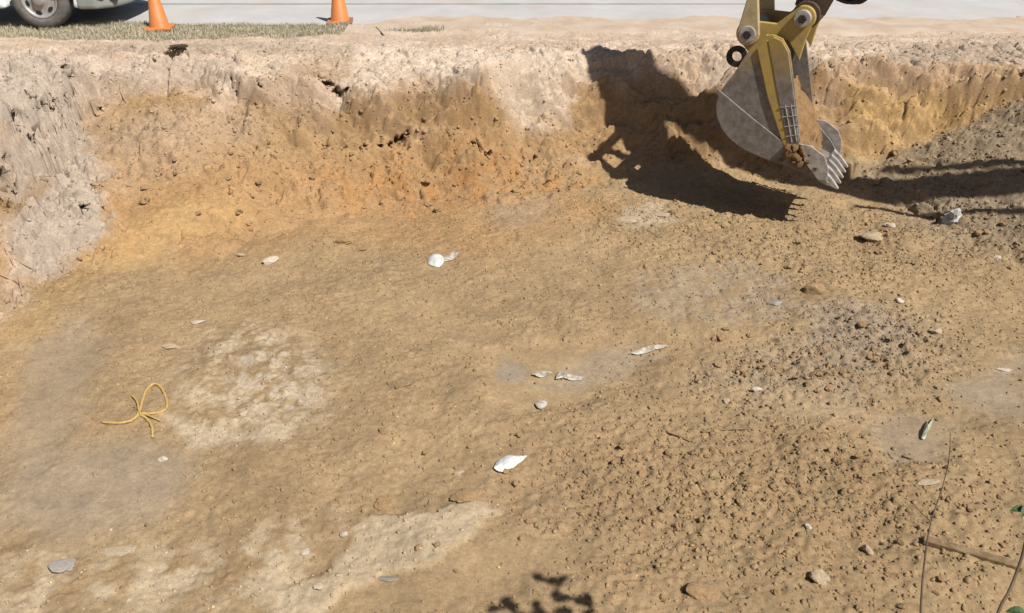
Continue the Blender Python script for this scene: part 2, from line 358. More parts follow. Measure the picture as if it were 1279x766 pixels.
paint(poly(ell(640, 460, 18, 12), .06), 'silt', .9); paint(poly([(660, 470), (700, 455), (770, 440), (830, 436), (780, 465), (700, 485)], .08), 'silt', .6)
paint(poly([(950, 500), (1060, 495), (1090, 515), (1000, 528)], .1), 'tan', .5); paint(poly([(1180, 500), (1279, 520), (1279, 600), (1200, 600)], .25), 'tan', .5)
paint(poly([(1110, 60), (1279, 55), (1279, 80), (1110, 78)], .2), 'silt', .6); paint(poly([(90, 56), (440, 58), (440, 70), (90, 68)], .1), 'silt', .5)
hold = sstep(12.0, 12.6, Y)[..., None]; Cc = Cc * (1 - hold * .5) + C['dust'] * hold * .5
far = 1 - near
Cc = Cc * (1 - far[..., None]) + np.array(alb(170, 160, 120)) * far[..., None]
Cc *= (1 + far * .35 * fbm(X, Y, .06, 4, 141) + near * (.10 * n2 + .10 * n3 + .06 * n1))[..., None]
Cc = np.clip(Cc, .01, .8)
wet = np.clip(smoothm * .4 + poly([(1080, 530), (1130, 520), (1195, 522), (1195, 565), (1110, 570)], .1) * .5 + poly(ell(640, 460, 20, 14), .08) * .5, 0, 1)

def npmesh(name, V, Fq):
    me = bpy.data.meshes.new(name); V = np.ascontiguousarray(V, np.float32); Fq = np.ascontiguousarray(Fq, np.int32); k = Fq.shape[1]
    me.vertices.add(len(V)); me.vertices.foreach_set('co', V.ravel())
    me.loops.add(Fq.size); me.loops.foreach_set('vertex_index', Fq.ravel())
    me.polygons.add(len(Fq)); me.polygons.foreach_set('loop_start', np.arange(len(Fq), dtype=np.int32) * k)
    me.polygons.foreach_set('loop_total', np.full(len(Fq), k, np.int32)); me.update(calc_edges=True); return me
def setcol(me, c, name='Col'):
    a = me.color_attributes.new(name, 'FLOAT_COLOR', 'POINT'); c4 = np.ones((len(c), 4), np.float32); c4[:, :3] = c; a.data.foreach_set('color', c4.ravel())
ny, nx = X.shape
I = np.arange(nx * ny).reshape(ny, nx)
def gz0(x, y):
    ix = np.clip(np.searchsorted(xs, x) - 1, 0, nx - 2); iy = np.clip(np.searchsorted(ys, y) - 1, 0, ny - 2); return Z[iy, ix]
def surf(u, v):
    d = ray(u, v); T = np.arange(4, 16, .008); P = np.array([0, 0, CAM_H])[None] + d[None] * T[:, None]; return P[np.argmax(P[:, 2] < gz0(P[:, 0], P[:, 1]))]
VX, VY, VZ = X.copy(), Y.copy(), Z.copy()
def hollow(u, v, r, depth, d):
    """undercut pushed into the bank face along d"""
    c = surf(u, v); a = slice(np.searchsorted(ys, c[1] - 4 * r), np.searchsorted(ys, c[1] + 4 * r)); b = slice(np.searchsorted(xs, c[0] - 4 * r), np.searchsorted(xs, c[0] + 4 * r))
    jx = .045 * fbm(Xn[a, b], Yn[a, b], 11, 3, 201); jz = .045 * fbm(Xn[a, b], Yn[a, b], 11, 3, 207)
    q = ((X[a, b] + jx - c[0]) ** 2 + (Y[a, b] + jx * .5 - c[1]) ** 2 + ((Z[a, b] + jz - c[2]) * 1.3) ** 2) / r ** 2; k = depth * np.exp(-q * q)
    VX[a, b] += k * d[0]; VY[a, b] += k * d[1]; VZ[a, b] += k * d[2]
LD = (-.95, .3, -.05); FD = (-.25, .95, -.15); DN = (-.5, .5, -.7)
for u, v, r in ((58, 136, .055), (66, 131, .055), (75, 127, .05), (50, 140, .045), (82, 122, .035), (26, 150, .06), (22, 157, .045), (44, 174, .05), (52, 168, .04), (4, 238, .10), (3, 225, .08), (2, 255, .08), (85, 84, .05), (90, 92, .05), (94, 102, .04), (97, 118, .035), (110, 262, .04),
                (120, 233, .04), (126, 238, .035), (12, 200, .05), (70, 200, .04), (36, 118, .035), (100, 150, .03), (60, 225, .04), (132, 262, .03)): hollow(u, v, r, .28, LD)
for u, v, r in ((426, 119, .06), (420, 112, .05), (410, 105, .045), (402, 97, .04), (433, 112, .035), (392, 92, .035), (321, 100, .025), (324, 105, .025), (327, 110, .02), (288, 104, .025), (291, 110, .025), (295, 117, .02), (495, 177, .05), (503, 173, .045), (487, 181, .04), (510, 168, .03), (475, 182, .03), (455, 184, .03), (430, 185, .03), (405, 184, .03),
                (592, 180, .03), (600, 188, .03), (610, 193, .03), (118, 141, .03), (124, 139, .025)): hollow(u, v, r, .22, FD)
for u, v, r in ((214, 64, .07), (224, 66, .06), (232, 67, .05), (193, 68, .035), (192, 74, .03), (132, 62, .025), (110, 63, .025), (330, 64, .03)): hollow(u, v, r, .22, DN)
me = npmesh('ground', np.stack([VX, VY, VZ], -1).reshape(-1, 3), np.stack([I[:-1, :-1], I[:-1, 1:], I[1:, 1:], I[1:, :-1]], -1).reshape(-1, 4))
setcol(me, Cc.reshape(-1, 3)); aw = me.attributes.new('wet', 'FLOAT', 'POINT'); aw.data.foreach_set('value', wet.ravel().astype(np.float32)); ar = me.attributes.new('rough', 'FLOAT', 'POINT'); ar.data.foreach_set('value', np.clip(rough, .1, 1.6).ravel().astype(np.float32))

# ------------------------------------------------------------------ materials
def soil_mat(name, bump=.5):
    m = bpy.data.materials.new(name); m.use_nodes = True; N = m.node_tree.nodes; L = m.node_tree.links; b = N['Principled BSDF']
    at = N.new('ShaderNodeAttribute'); at.attribute_name = 'Col'; tc = N.new('ShaderNodeTexCoord')
    def nz(s, d, r=.6):
        n = N.new('ShaderNodeTexNoise'); n.inputs['Scale'].default_value = s; n.inputs['Detail'].default_value = d; n.inputs['Roughness'].default_value = r; L.new(tc.outputs['Object'], n.inputs['Vector']); return n
    def mr(src, a0, a1, b0, b1):
        r = N.new('ShaderNodeMapRange'); r.inputs[1].default_value = a0; r.inputs[2].default_value = a1; r.inputs[3].default_value = b0; r.inputs[4].default_value = b1; L.new(src, r.inputs[0]); return r.outputs[0]
    def mul(a, v):
        x = N.new('ShaderNodeMix'); x.data_type = 'RGBA'; x.blend_type = 'MULTIPLY'; x.inputs[0].default_value = 1; L.new(a, x.inputs[6]); L.new(v, x.inputs[7]); return x.outputs[2]
    a = nz(38, 5, .65); c = nz(170, 4, .7); g = nz(9, 4)
    col = mul(at.outputs['Color'], mr(a.outputs[0], .3, .7, .80, 1.18)); col = mul(col, mr(c.outputs[0], .3, .7, .74, 1.24)); col = mul(col, mr(g.outputs[0], .3, .7, .92, 1.07))
    vo = N.new('ShaderNodeTexVoronoi'); vo.inputs['Scale'].default_value = 26; vo.inputs['Randomness'].default_value = 1; L.new(tc.outputs['Object'], vo.inputs['Vector'])
    sp = N.new('ShaderNodeMix'); sp.data_type = 'RGBA'; L.new(mr(vo.outputs['Distance'], .10, .16, .45, 0), sp.inputs[0]); L.new(col, sp.inputs[6]); sp.inputs[7].default_value = (*alb(214, 192, 160), 1)
    pick = N.new('ShaderNodeSeparateColor'); L.new(vo.outputs['Color'], pick.inputs[0])
    gt = N.new('ShaderNodeMath'); gt.operation = 'GREATER_THAN'; gt.inputs[1].default_value = .8; L.new(pick.outputs[0], gt.inputs[0])
    mm = N.new('ShaderNodeMath'); mm.operation = 'MULTIPLY'; L.new(gt.outputs[0], mm.inputs[0]); L.new(mr(vo.outputs['Distance'], .10, .16, .6, 0), mm.inputs[1]); L.new(mm.outputs[0], sp.inputs[0])
    L.new(sp.outputs[2], b.inputs['Base Color'])
    wt = N.new('ShaderNodeAttribute'); wt.attribute_name = 'wet'
    L.new(mr(wt.outputs['Fac'], 0, 1, .96, .42), b.inputs['Roughness']); b.inputs['Specular IOR Level'].default_value = .3
    bp = N.new('ShaderNodeBump'); bp.inputs['Strength'].default_value = bump; bp.inputs['Distance'].default_value = .014
    ad = N.new('ShaderNodeMath'); ad.operation = 'ADD'; L.new(a.outputs[0], ad.inputs[0]); L.new(c.outputs[0], ad.inputs[1])
    fl = N.new('ShaderNodeMath'); fl.operation = 'MULTIPLY'; L.new(ad.outputs[0], fl.inputs[0]); ra = N.new('ShaderNodeAttribute'); ra.attribute_name = 'rough'; L.new(mr(ra.outputs['Fac'], 0, 1.6, .4, 1.5), fl.inputs[1])
    L.new(fl.outputs[0], bp.inputs['Height']); L.new(bp.outputs[0], b.inputs['Normal']); return m
SOIL = soil_mat('soil', .5)
def mat(name, c1, c2=None, scale=8, rough=.7, metal=0, bump=0, bscale=None, lo=.4, hi=.6, spec=.5, detail=5, c3=None, s3=2.0, l3=.5, h3=.65):
    m = bpy.data.materials.new(name); m.use_nodes = True; N = m.node_tree.nodes; L = m.node_tree.links; b = N['Principled BSDF']
    c2 = c1 if c2 is None else c2; tc = N.new('ShaderNodeTexCoord')
    def nz(s, d=detail):
        n = N.new('ShaderNodeTexNoise'); n.inputs['Scale'].default_value = s; n.inputs['Detail'].default_value = d; n.inputs['Roughness'].default_value = .65; L.new(tc.outputs['Object'], n.inputs['Vector']); return n
    def fac(n, a, z):
        r = N.new('ShaderNodeMapRange'); r.inputs[1].default_value = a; r.inputs[2].default_value = z; L.new(n.outputs[0], r.inputs[0]); return r.outputs[0]
    n = nz(scale); x = N.new('ShaderNodeMix'); x.data_type = 'RGBA'; L.new(fac(n, lo, hi), x.inputs[0]); x.inputs[6].default_value = (*c1, 1); x.inputs[7].default_value = (*c2, 1); out = x.outputs[2]
    if c3 is not None:
        y = N.new('ShaderNodeMix'); y.data_type = 'RGBA'; L.new(fac(nz(s3), l3, h3), y.inputs[0]); L.new(out, y.inputs[6]); y.inputs[7].default_value = (*c3, 1); out = y.outputs[2]
    L.new(out, b.inputs['Base Color']); b.inputs['Roughness'].default_value = rough; b.inputs['Metallic'].default_value = metal; b.inputs['Specular IOR Level'].default_value = spec
    if bump:
        bp = N.new('ShaderNodeBump'); bp.inputs['Strength'].default_value = bump; bp.inputs['Distance'].default_value = .01; L.new(nz(bscale or scale * 3).outputs[0], bp.inputs['Height']); L.new(bp.outputs[0], b.inputs['Normal'])
    return m
g = link('ground', me, SOIL); tag(g, kind='structure')
me.polygons.foreach_set('use_smooth', np.ones(len(me.polygons), bool))

# exact ground height
def gz(x, y):
    ix = np.clip(np.searchsorted(xs, x) - 1, 0, nx - 2); iy = np.clip(np.searchsorted(ys, y) - 1, 0, ny - 2)
    tx = (x - xs[ix]) / (xs[ix + 1] - xs[ix]); ty = (y - ys[iy]) / (ys[iy + 1] - ys[iy])
    return (Z[iy, ix] * (1 - tx) + Z[iy, ix + 1] * tx) * (1 - ty) + (Z[iy + 1, ix] * (1 - tx) + Z[iy + 1, ix + 1] * tx) * ty
def gcol(x, y):
    ix = np.clip(np.searchsorted(xs, x), 0, nx - 1); iy = np.clip(np.searchsorted(ys, y), 0, ny - 1); return Cc[iy, ix]
_T2 = np.arange(2.5, 20, .006)
def gp(u, v):
    d = ray(u, v); P = np.array([0, 0, CAM_H])[None] + d[None] * _T2[:, None]
    k = np.argmax(P[:, 2] < gz(P[:, 0], P[:, 1])); return Vector(P[k])
def pxm(P):                                   # photo pixels per metre at a point
    return FPX / float((np.array(P) - np.array([0, 0, CAM_H])) @ FW)

# ------------------------------------------------------------------ road beyond the shoulder
def sheet(name, x0, x1, y0f, y1f, z, n, m, material, zf=None):
    xx = np.linspace(x0, x1, n); tt = np.linspace(0, 1, m); A, T = np.meshgrid(xx, tt); B = y0f(A) * (1 - T) + y1f(A) * T
    zz = np.full(A.shape, z) if zf is None else zf(A, B)
    J = np.arange(n * m).reshape(m, n); me = npmesh(name, np.stack([A, B, zz], -1).reshape(-1, 3), np.stack([J[:-1, :-1], J[:-1, 1:], J[1:, 1:], J[1:, :-1]], -1).reshape(-1, 4))
    return tag(link(name, me, material), kind='structure')
ROAD = mat('road_surface', alb(226, 224, 222), alb(212, 208, 206), 1.1, .85, bump=.25, bscale=90, lo=.35, hi=.65, c3=alb(226, 206, 190), s3=.45, l3=.57, h3=.72)
e1 = road_edge
sheet('road', -60, 60, e1, lambda a: a * 0 + 20.5, .012, 1600, 12, ROAD)
SEAM = mat('road_seam', alb(150, 145, 140), alb(190, 184, 178), 3, .9)
sheet('road_seam', -60, 4.0, lambda a: 14.42 + .012 * pn(a * 2, a * 0, 8), lambda a: 14.47 + .012 * pn(a * 2, a * 0 + 5, 8), .017, 600, 2, SEAM)
sheet('far_pavement', -60, 60, lambda a: a * 0 + 20.9, lambda a: a * 0 + 23, .10, 60, 4, ROAD)
KERB = mat('kerb_concrete', alb(205, 200, 192), alb(185, 180, 172), 4, .9)
bm = bmesh.new(); box(bm, (0, 20.7, .06), (120, .40, .13)); o = bm_obj('kerb', bm, KERB, bevel=.015); tag(o, kind='structure')
# drifted dirt over the road edge
DUST = mat('drifted_dirt', alb(228, 208, 188), alb(214, 188, 162), 2.2, .95, bump=.3, bscale=60)
dd = lambda a: 13.35 + .35 * pn(a * .7, a * 0 + 7, 12) + .12 * pn(a * 3, a * 0 + 2, 13) + .05 * pn(a * 9, a * 0, 14)
sheet('dirt_verge', -2.35, 40, lambda a: a * 0 + 12.15, lambda a: dd(a) * sstep(-2.4, -1.2, a) + 12.6 * (1 - sstep(-2.4, -1.2, a)), 0, 1500, 40, DUST,
      lambda a, b: .022 * sstep(0, .12, dd(a) - b) * sstep(12.15, 12.5, b) + .004 + .010 * fbm(a, b, 2, 4, 15) * sstep(12.3, 12.6, b) - .03 * (1 - sstep(12.15, 12.3, b)))

# ------------------------------------------------------------------ loose clods too many to count
ico_v = {}; ico_f = {}
for lv in (1, 2):
    b = bmesh.new(); bmesh.ops.create_icosphere(b, subdivisions=lv, radius=1); b.verts.ensure_lookup_table()
    ico_v[lv] = np.array([v.co[:] for v in b.verts]); ico_f[lv] = np.array([[v.index for v in f.verts] for f in b.faces]); b.free()
def scatter(name, n, mask, r0, r1, pw, label, cat, bright=(.80, 1.08), lv=1, flat=(.5, .9)):
    prob = (mask * np.gradient(ys)[:, None] * np.gradient(xs)[None]).ravel(); cs = np.cumsum(prob); idx = np.searchsorted(cs, rng.random(n) * cs[-1]); idx = np.minimum(idx, len(cs) - 1)
    iy, ix = np.divmod(idx, nx); x = xs[ix] + rng.normal(0, .008, n); y = ys[iy] + rng.normal(0, .008, n)
    r = r0 * (r1 / r0) ** (rng.random(n) ** pw); V = ico_v[lv]; F = ico_f[lv]
    q = rng.normal(size=(n, 4)); q /= np.linalg.norm(q, axis=1)[:, None]; a, b, c, d = q.T
    Rm = np.stack([np.stack([1 - 2 * (c * c + d * d), 2 * (b * c - d * a), 2 * (b * d + c * a)], -1), np.stack([2 * (b * c + d * a), 1 - 2 * (b * b + d * d), 2 * (c * d - b * a)], -1), np.stack([2 * (b * d - c * a), 2 * (c * d + b * a), 1 - 2 * (b * b + c * c)], -1)], 1)
    sc_ = np.stack([np.ones(n), rng.uniform(.6, 1, n), rng.uniform(flat[0], flat[1], n)], -1)
    P = V[None] * (1 + rng.uniform(-.42, .35, (n, len(V), 1))) * sc_[:, None]
    P = np.einsum('nij,nvj->nvi', Rm, P) * r[:, None, None]
    P[:, :, 0] += x[:, None]; P[:, :, 1] += y[:, None]; P[:, :, 2] += (gz(x, y) + r * .05)[:, None]
    cc = gcol(x, y) * rng.uniform(bright[0], bright[1], (n, 1)) * (1 + rng.normal(0, .02, (n, 3))); cc = np.repeat(cc, len(V), 0)
    m = npmesh(name, P.reshape(-1, 3), (F[None] + (np.arange(n) * len(V))[:, None, None]).reshape(-1, 3)); setcol(m, np.clip(cc, .01, .8))
    return tag(link(name, m, CLOD), label, cat, kind='stuff')
CLOD = soil_mat('clod_soil', .5)
dens = vis * np.clip(rough, .05, 2) * (1 - .9 * sstep(11.6, 12.0, Y))
scatter('soil_crumbs', 40000, dens * sstep(-.5, .8, n2 + .6), .005, .019, 1.7, 'fine crumbs of brown soil strewn over the pit floor and its cut banks', 'soil crumbs')
scatter('broken_soil_clods', 4600, vis * (clodA * 1.0 + clodB * .9 + .5 * clodC + .35 * moundm), .008, .026, 2.0, 'broken brown soil clods churned up across the right half of the pit floor', 'soil clods', (.80, 1.06))
scatter('bank_rubble', 2000, vis * (edge * .7 + 1.2 * poly([(180, 130), (720, 165), (740, 245), (380, 262), (150, 215)], .2)), .010, .04, 2.4, 'crumbled tan rubble lying on the cut banks of the pit', 'rubble', (.85, 1.12))
scatter('pale_grit', 2200, dens, .006, .014, 1.5, 'pale specks of grit scattered over the brown pit floor', 'grit', (1.25, 1.8), flat=(.4, .7))

# ------------------------------------------------------------------ stones and bigger clods, one by one
def rock_mesh(name, seed, cuts=6, lv=3, rough_=.12):
    r = random.Random(seed); b = bmesh.new(); bmesh.ops.create_icosphere(b, subdivisions=lv, radius=1)
    planes = [(Vector((r.gauss(0, 1), r.gauss(0, 1), r.gauss(0, 1))).normalized(), r.uniform(.55, .85)) for _ in range(cuts)]
    off = Vector((seed * 3.1, seed * 1.7, 0))
    for v in b.verts:
        p = v.co.copy()
        for n_, d_ in planes:
            s = p.dot(n_)
            if s > d_: p -= n_ * (s - d_) * .92
        p *= 1 + .45 * mnoise.noise(p * .9 + off) + rough_ * mnoise.noise(p * 2.2 + off) + rough_ * .5 * mnoise.noise(p * 5 + off); v.co = p
    m = bpy.data.meshes.new(name); b.to_mesh(m); b.free(); return m
RM = dict(pale=mat('pale_stone', alb(216, 198, 172), alb(190, 164, 130), 6, .9, bump=.4, bscale=25), tan=mat('tan_stone', alb(196, 164, 122), alb(170, 136, 98), 6, .95, bump=.5, bscale=25),
          grey=mat('grey_stone', alb(186, 178, 168), alb(160, 148, 132), 6, .9, bump=.4, bscale=25), white=mat('white_stone', alb(236, 226, 210), alb(206, 188, 162), 7, .8, bump=.3, bscale=25),
          dark=mat('hole_shade', alb(70, 56, 44), alb(104, 84, 64), 9, 1, bump=.6, bscale=30), blue=mat('blue_grey_stone', alb(192, 188, 184), alb(170, 158, 144), 8, .8, bump=.3, bscale=25))  # dark: shade of the hole under the far rim, put into colour
def stone(name, u, v, wpx, hpx, kind, label, cat, seed, thick=.6, rot=None, group=None, cuts=6, mesh=None):
    P = gp(u, v); s = pxm(P); w_ = wpx / s; d_ = max(hpx / s, w_ * .35)
    m = mesh or rock_mesh(name, seed, cuts, rough_=.35 if kind == 'dark' else .12)
    o = bpy.data.objects.new(name, m); COL.objects.link(o)
    if not mesh: m.materials.append(RM[kind])
    h_ = min(w_, d_) * thick
    o.scale = (w_ / 2, d_ / 2, h_ / 2)
    o.rotation_euler = (random.uniform(-.15, .15), random.uniform(-.15, .15), random.uniform(-.4, .4) if rot is None else rot)
    o.location = (P.x, P.y, float(gz(P.x, P.y)) + h_ * .16)
    return tag(o, label, cat, group)
ST_ = [
 ('stone', 1015, 364, 26, 22, 'tan', 'rounded tan stone casting a dark shadow on the track-marked floor', 'stone', .8),
 ('stone', 1022, 723, 27, 26, 'pale', 'chunky pale stone with a brown side among fine clods, below the churned soil', 'stone', .9),
 ('stone', 1123, 377, 12, 10, 'white', 'small bright white pebble beside a dark crevice in the churned soil', 'stone', .8),
 ('stone', 968, 380, 20, 13, 'blue', 'bluish white pebble pressed into the track prints', 'stone', .6),
 ('stone', 1010, 660, 11, 9, 'white', 'tiny cream pebble between the chunky pale stone and the churned clods', 'stone', .8),
 ('stone', 1083, 688, 14, 18, 'pale', 'upright cream pebble right of the chunky pale stone', 'stone', .9),
 ('stone', 338, 327, 24, 14, 'white', 'pale angular stone with dark gap beneath it on the upper left floor', 'stone', .7),
 ('flat_stone', 300, 319, 17, 9, 'pale', 'small flat pale stone next to the pale angular stone', 'stone', .5),
 ('stone', 428, 303, 26, 16, 'pink' , 'dull tan stone half sunk at the foot of the orange slope', 'stone', .6),
 ('stone', 452, 313, 16, 9, 'tan', 'small brown stone touching the half sunk dull tan one', 'stone', .6),
 ('concrete_slab', 785, 275, 34, 16, 'pale', 'pale flat slab of broken concrete at the tip of the bucket shadow', 'slab', .35),
 ('concrete_slab', 822, 269, 30, 14, 'pale', 'smaller pale slab lying right behind the flat concrete slab by the shadow', 'slab', .35),
 ('stone', 1088, 298, 34, 22, 'pale', 'pale lumpy stone lying in front of the bucket teeth', 'stone', .6),
 ('stone', 1112, 283, 16, 10, 'white', 'whitish pebble beyond the pale lumpy stone near the bucket', 'stone', .7),
 ('stone', 478, 630, 26, 20, 'tan', 'round tan stone half buried in front of the dried slurry', 'stone', .5),
 ('soil_slab', 583, 622, 40, 26, 'tan', 'flat slab of brown soil tilted up at the edge of the dried slurry', 'soil slab', .5),
 ('stone', 573, 592, 16, 9, 'pale', 'small cream pebble left of the bright white scrap', 'stone', .6),
 ('stone', 430, 668, 12, 10, 'white', 'small round cream pebble lying left of the dried slurry', 'stone', .8),
 ('stone', 382, 690, 8, 16, 'white', 'thin upright white chip between two pale mud patches', 'stone', .6),
 ('flat_stone', 76, 708, 38, 26, 'blue', 'flat grey slab sunk into mud on the lower left floor', 'stone', .35),
 ('flat_stone', 150, 690, 52, 14, 'pale', 'long pale streak of stone near the flat grey slab', 'stone', .35),
 ('stone', 213, 434, 26, 12, 'pale', 'pale flat stone above the yellow rope', 'stone', .5),
 ('stone', 204, 575, 12, 9, 'white', 'small cream pebble on smooth mud below the yellow rope', 'stone', .8),
 ('stone', 248, 403, 18, 8, 'white', 'faint whitish chip on the bare floor above the cracked pale patch', 'stone', .5),
 ('flat_stone', 880, 738, 44, 34, 'tan', 'flat square block of brown soil with a dark lower edge', 'stone', .4),
 ('stone', 1160, 603, 32, 12, 'pale', 'long pale chip on the right beside the thin weed stem', 'stone', .5),
 ('stone', 1255, 463, 20, 8, 'white', 'pale flat chip on the smooth mud at the right', 'stone', .5),
 ('stone', 398, 735, 14, 12, 'white', 'cream pebble on the lower end of the dried slurry', 'stone', .7),
 ('flat_stone', 484, 724, 34, 12, 'grey', 'thin grey flake beside the dried slurry', 'stone', .35),
 ('rim_hole_shade', 222, 60, 24, 12, 'dark', 'dark lump added as the shade of a hole under the far rim near the grass strip', 'dark lump', .5),  # dark lump added for the shade in the hole under the rim
 ('stone', 960, 62, 9, 12, 'grey', 'tiny grey pebble standing on the far rim', 'stone', .9),
 ('stone', 1245, 323, 12, 8, 'white', 'small white chip below the grey mound', 'stone', .6),
 ('stone', 1168, 415, 16, 12, 'pale', 'dull pale pebble at the right edge of the churned soil', 'stone', .7),
 ('stone', 944, 487, 16, 8, 'white', 'small pale stone at the lower edge of the dark clods', 'stone', .6),
 ('stone', 908, 502, 12, 10, 'pale', 'buff pebble just below the clods left of the smooth mud', 'stone', .7),
]
RM['pink'] = RM['tan']
for i, (nm, u, v, a_, b_, k, lab, cat, th) in enumerate(ST_): stone(nm, u, v, a_, b_, k, lab, cat, 100 + i, th)
protos = [rock_mesh('clod', 300 + i, 7, 2, .4) for i in range(8)]
for i, p_ in enumerate(protos): p_.materials.append(RM['tan'])
rr = random.Random(5)
zones = [((700, 1180), (550, 750), 40, 'lump of loose brown soil in the wide churned patch behind the flat soil block'), ((880, 1180), (400, 500), 26, 'greyish lump of soil in the torn-up patch beyond the smooth wet mud'),
         ((750, 1279), (265, 350), 24, 'lump of soil between the bucket shadow and the track prints'), ((420, 700), (540, 720), 10, 'lone lump of soil near the white foam scrap and dried slurry'),
         ((170, 700), (190, 270), 26, 'lump of orange soil fallen to the foot of the far bank'), ((1080, 1279), (190, 300), 12, 'lump of soil lying on the grey spoil mound'), ((1100, 1279), (600, 760), 16, 'lump of soil lying around the weathered board')]
for (ua, ub), (va, vb), n, lab in zones:
    for k in range(n):
        u = rr.uniform(ua, ub); v = rr.uniform(va, vb); s = rr.uniform(6, 13)
        stone('soil_clod', u, v, s, s * rr.uniform(.6, .95), 'tan', lab, 'clod', 0, rr.uniform(.6, .95), rr.uniform(-3, 3), lab.replace('lump', 'lumps', 1), mesh=rr.choice(protos))

# ------------------------------------------------------------------ excavator: stands on the right-hand bank, arm reaching left into the pit
PHI = math.radians(-26.5); W = .86
Tp = onz(1040, 231, FL + .56); DD = np.array([math.cos(PHI), math.sin(PHI), 0]); AWAY = np.array([-math.sin(PHI), math.cos(PHI), 0])
SM = 7.1; ZB = 0.02
def sz(u, v, k=0.0):                    # pixel met with the vertical plane of a bucket side -> (s, z)
    P = onplane(u, v, Tp + AWAY * k, AWAY); return (float((np.array(P) - Tp) @ DD), P.z)
def Lc(s, k, z): return Vector((s - SM, k - W / 2, z - ZB))
mp = Tp + DD * SM + AWAY * W / 2
exc = empty('excavator', (mp[0], mp[1], ZB), PHI)
tag(exc, 'large yellow tracked excavator lowering its worn steel bucket into the pit', 'excavator')
def paint_mat(name, z0, z1, paint=alb(222, 188, 104), steel=alb(166, 161, 155)):
    m = bpy.data.materials.new(name); m.use_nodes = True; N = m.node_tree.nodes; L = m.node_tree.links; b = N['Principled BSDF']
    tc = N.new('ShaderNodeTexCoord'); sp = N.new('ShaderNodeSeparateXYZ'); L.new(tc.outputs['Object'], sp.inputs[0])
    def nz(s, d=6):
        n = N.new('ShaderNodeTexNoise'); n.inputs['Scale'].default_value = s; n.inputs['Detail'].default_value = d; n.inputs['Roughness'].default_value = .7; L.new(tc.outputs['Object'], n.inputs['Vector']); return n
    def mr(src, a, z, p, q):
        r = N.new('ShaderNodeMapRange'); r.inputs[1].default_value = a; r.inputs[2].default_value = z; r.inputs[3].default_value = p; r.inputs[4].default_value = q; L.new(src, r.inputs[0]); return r.outputs[0]
    ad = N.new('ShaderNodeMath'); L.new(sp.outputs[2], ad.inputs[0]); L.new(mr(nz(5).outputs[0], 0, 1, -.45, .45), ad.inputs[1])
    st = N.new('ShaderNodeMix'); st.data_type = 'RGBA'; L.new(mr(nz(14).outputs[0], .38, .62, 0, 1), st.inputs[0]); st.inputs[6].default_value = (*steel, 1); st.inputs[7].default_value = (*(np.array(steel) * .45 + np.array(alb(150, 118, 84)) * .25), 1)
    mx = N.new('ShaderNodeMix'); mx.data_type = 'RGBA'; f = mr(ad.outputs[0], z0, z1, 0, 1); L.new(f, mx.inputs[0]); L.new(st.outputs[2], mx.inputs[6])
    pt = N.new('ShaderNodeMix'); pt.data_type = 'RGBA'; L.new(mr(nz(9).outputs[0], .5, .68, 0, .8), pt.inputs[0]); pt.inputs[6].default_value = (*paint, 1); pt.inputs[7].default_value = (*alb(190, 164, 120), 1)
    L.new(pt.outputs[2], mx.inputs[7]); L.new(mx.outputs[2], b.inputs['Base Color']); b.inputs['Metallic'].default_value = .12
    L.new(mr(nz(22).outputs[0], .3, .7, .38, .7), b.inputs['Roughness'])
    bp = N.new('ShaderNodeBump'); bp.inputs['Strength'].default_value = .25; bp.inputs['Distance'].default_value = .006; L.new(nz(40).outputs[0], bp.inputs['Height']); L.new(bp.outputs[0], b.inputs['Normal']); return m
BUCK = paint_mat('worn_bucket', .28, .62); YEL = paint_mat('yellow_paint', -9, -8.5); PANEL = paint_mat('worn_side_bar', .1, .62, alb(200, 168, 96))
STEEL = mat('bare_steel', alb(226, 220, 214), alb(184, 176, 168), 12, .42, .2, bump=.15); DARK = mat('dark_iron', alb(58, 54, 50), alb(84, 76, 68), 10, .6, .3, bump=.2)
CHROME = mat('cylinder_rod', (.6, .6, .6), None, 5, .15, 1); RUB = mat('hose_rubber', (.02, .02, .02), (.035, .033, .03), 10, .6); REDB = mat('stick_end_brown', alb(112, 84, 66), alb(80, 66, 54), 9, .75, .1)  # REDB: mottled dark brown on the lower end of the stick
LINKM = paint_mat('dusty_link', -9, -8.5, alb(228, 208, 160))
SOILD = mat('bucket_soil', alb(172, 136, 92), alb(146, 112, 74), 14, 1, bump=.8, bscale=40)
def wpoly(bm, sz_pts, k0, k1):
    prism(bm, [Lc(s, k0, z) for s, z in sz_pts], Vector((0, k1 - k0, 0)))
bucket = bpy.data.objects.new('bucket', None)
# shell = back and bottom plate swept across the width
back_px = [(957, 44), (934, 66), (917, 92), (903, 110), (896, 127), (897, 146), (907, 166), (926, 183), (955, 197), (985, 207), (1010, 219), (1034, 232)]
back = [(v.x, v.y) for v in catmull([(*sz(*q), 0) for q in back_px], 5)]
def inset(P, d):
    out = []
    for i, p in enumerate(P):
        a = P[max(i - 1, 0)]; b = P[min(i + 1, len(P) - 1)]; t = Vector((b[0] - a[0], b[1] - a[1])).normalized(); out.append((p[0] - t.y * d, p[1] + t.x * d))
    return out
bm = bmesh.new(); inn = inset(back, .03); o_ = [[bm.verts.new(Lc(s, k, z)) for s, z in back] for k in (.004, W - .004)]; i_ = [[bm.verts.new(Lc(s, k, z)) for s, z in inn] for k in (.004, W - .004)]
for j in range(len(back) - 1):
    bm.faces.new((o_[0][j], o_[0][j + 1], o_[1][j + 1], o_[1][j])); bm.faces.new((i_[0][j], i_[1][j], i_[1][j + 1], i_[0][j + 1]))
    bm.faces.new((o_[0][j], i_[0][j], i_[0][j + 1], o_[0][j + 1])); bm.faces.new((o_[1][j], o_[1][j + 1], i_[1][j + 1], i_[1][j]))
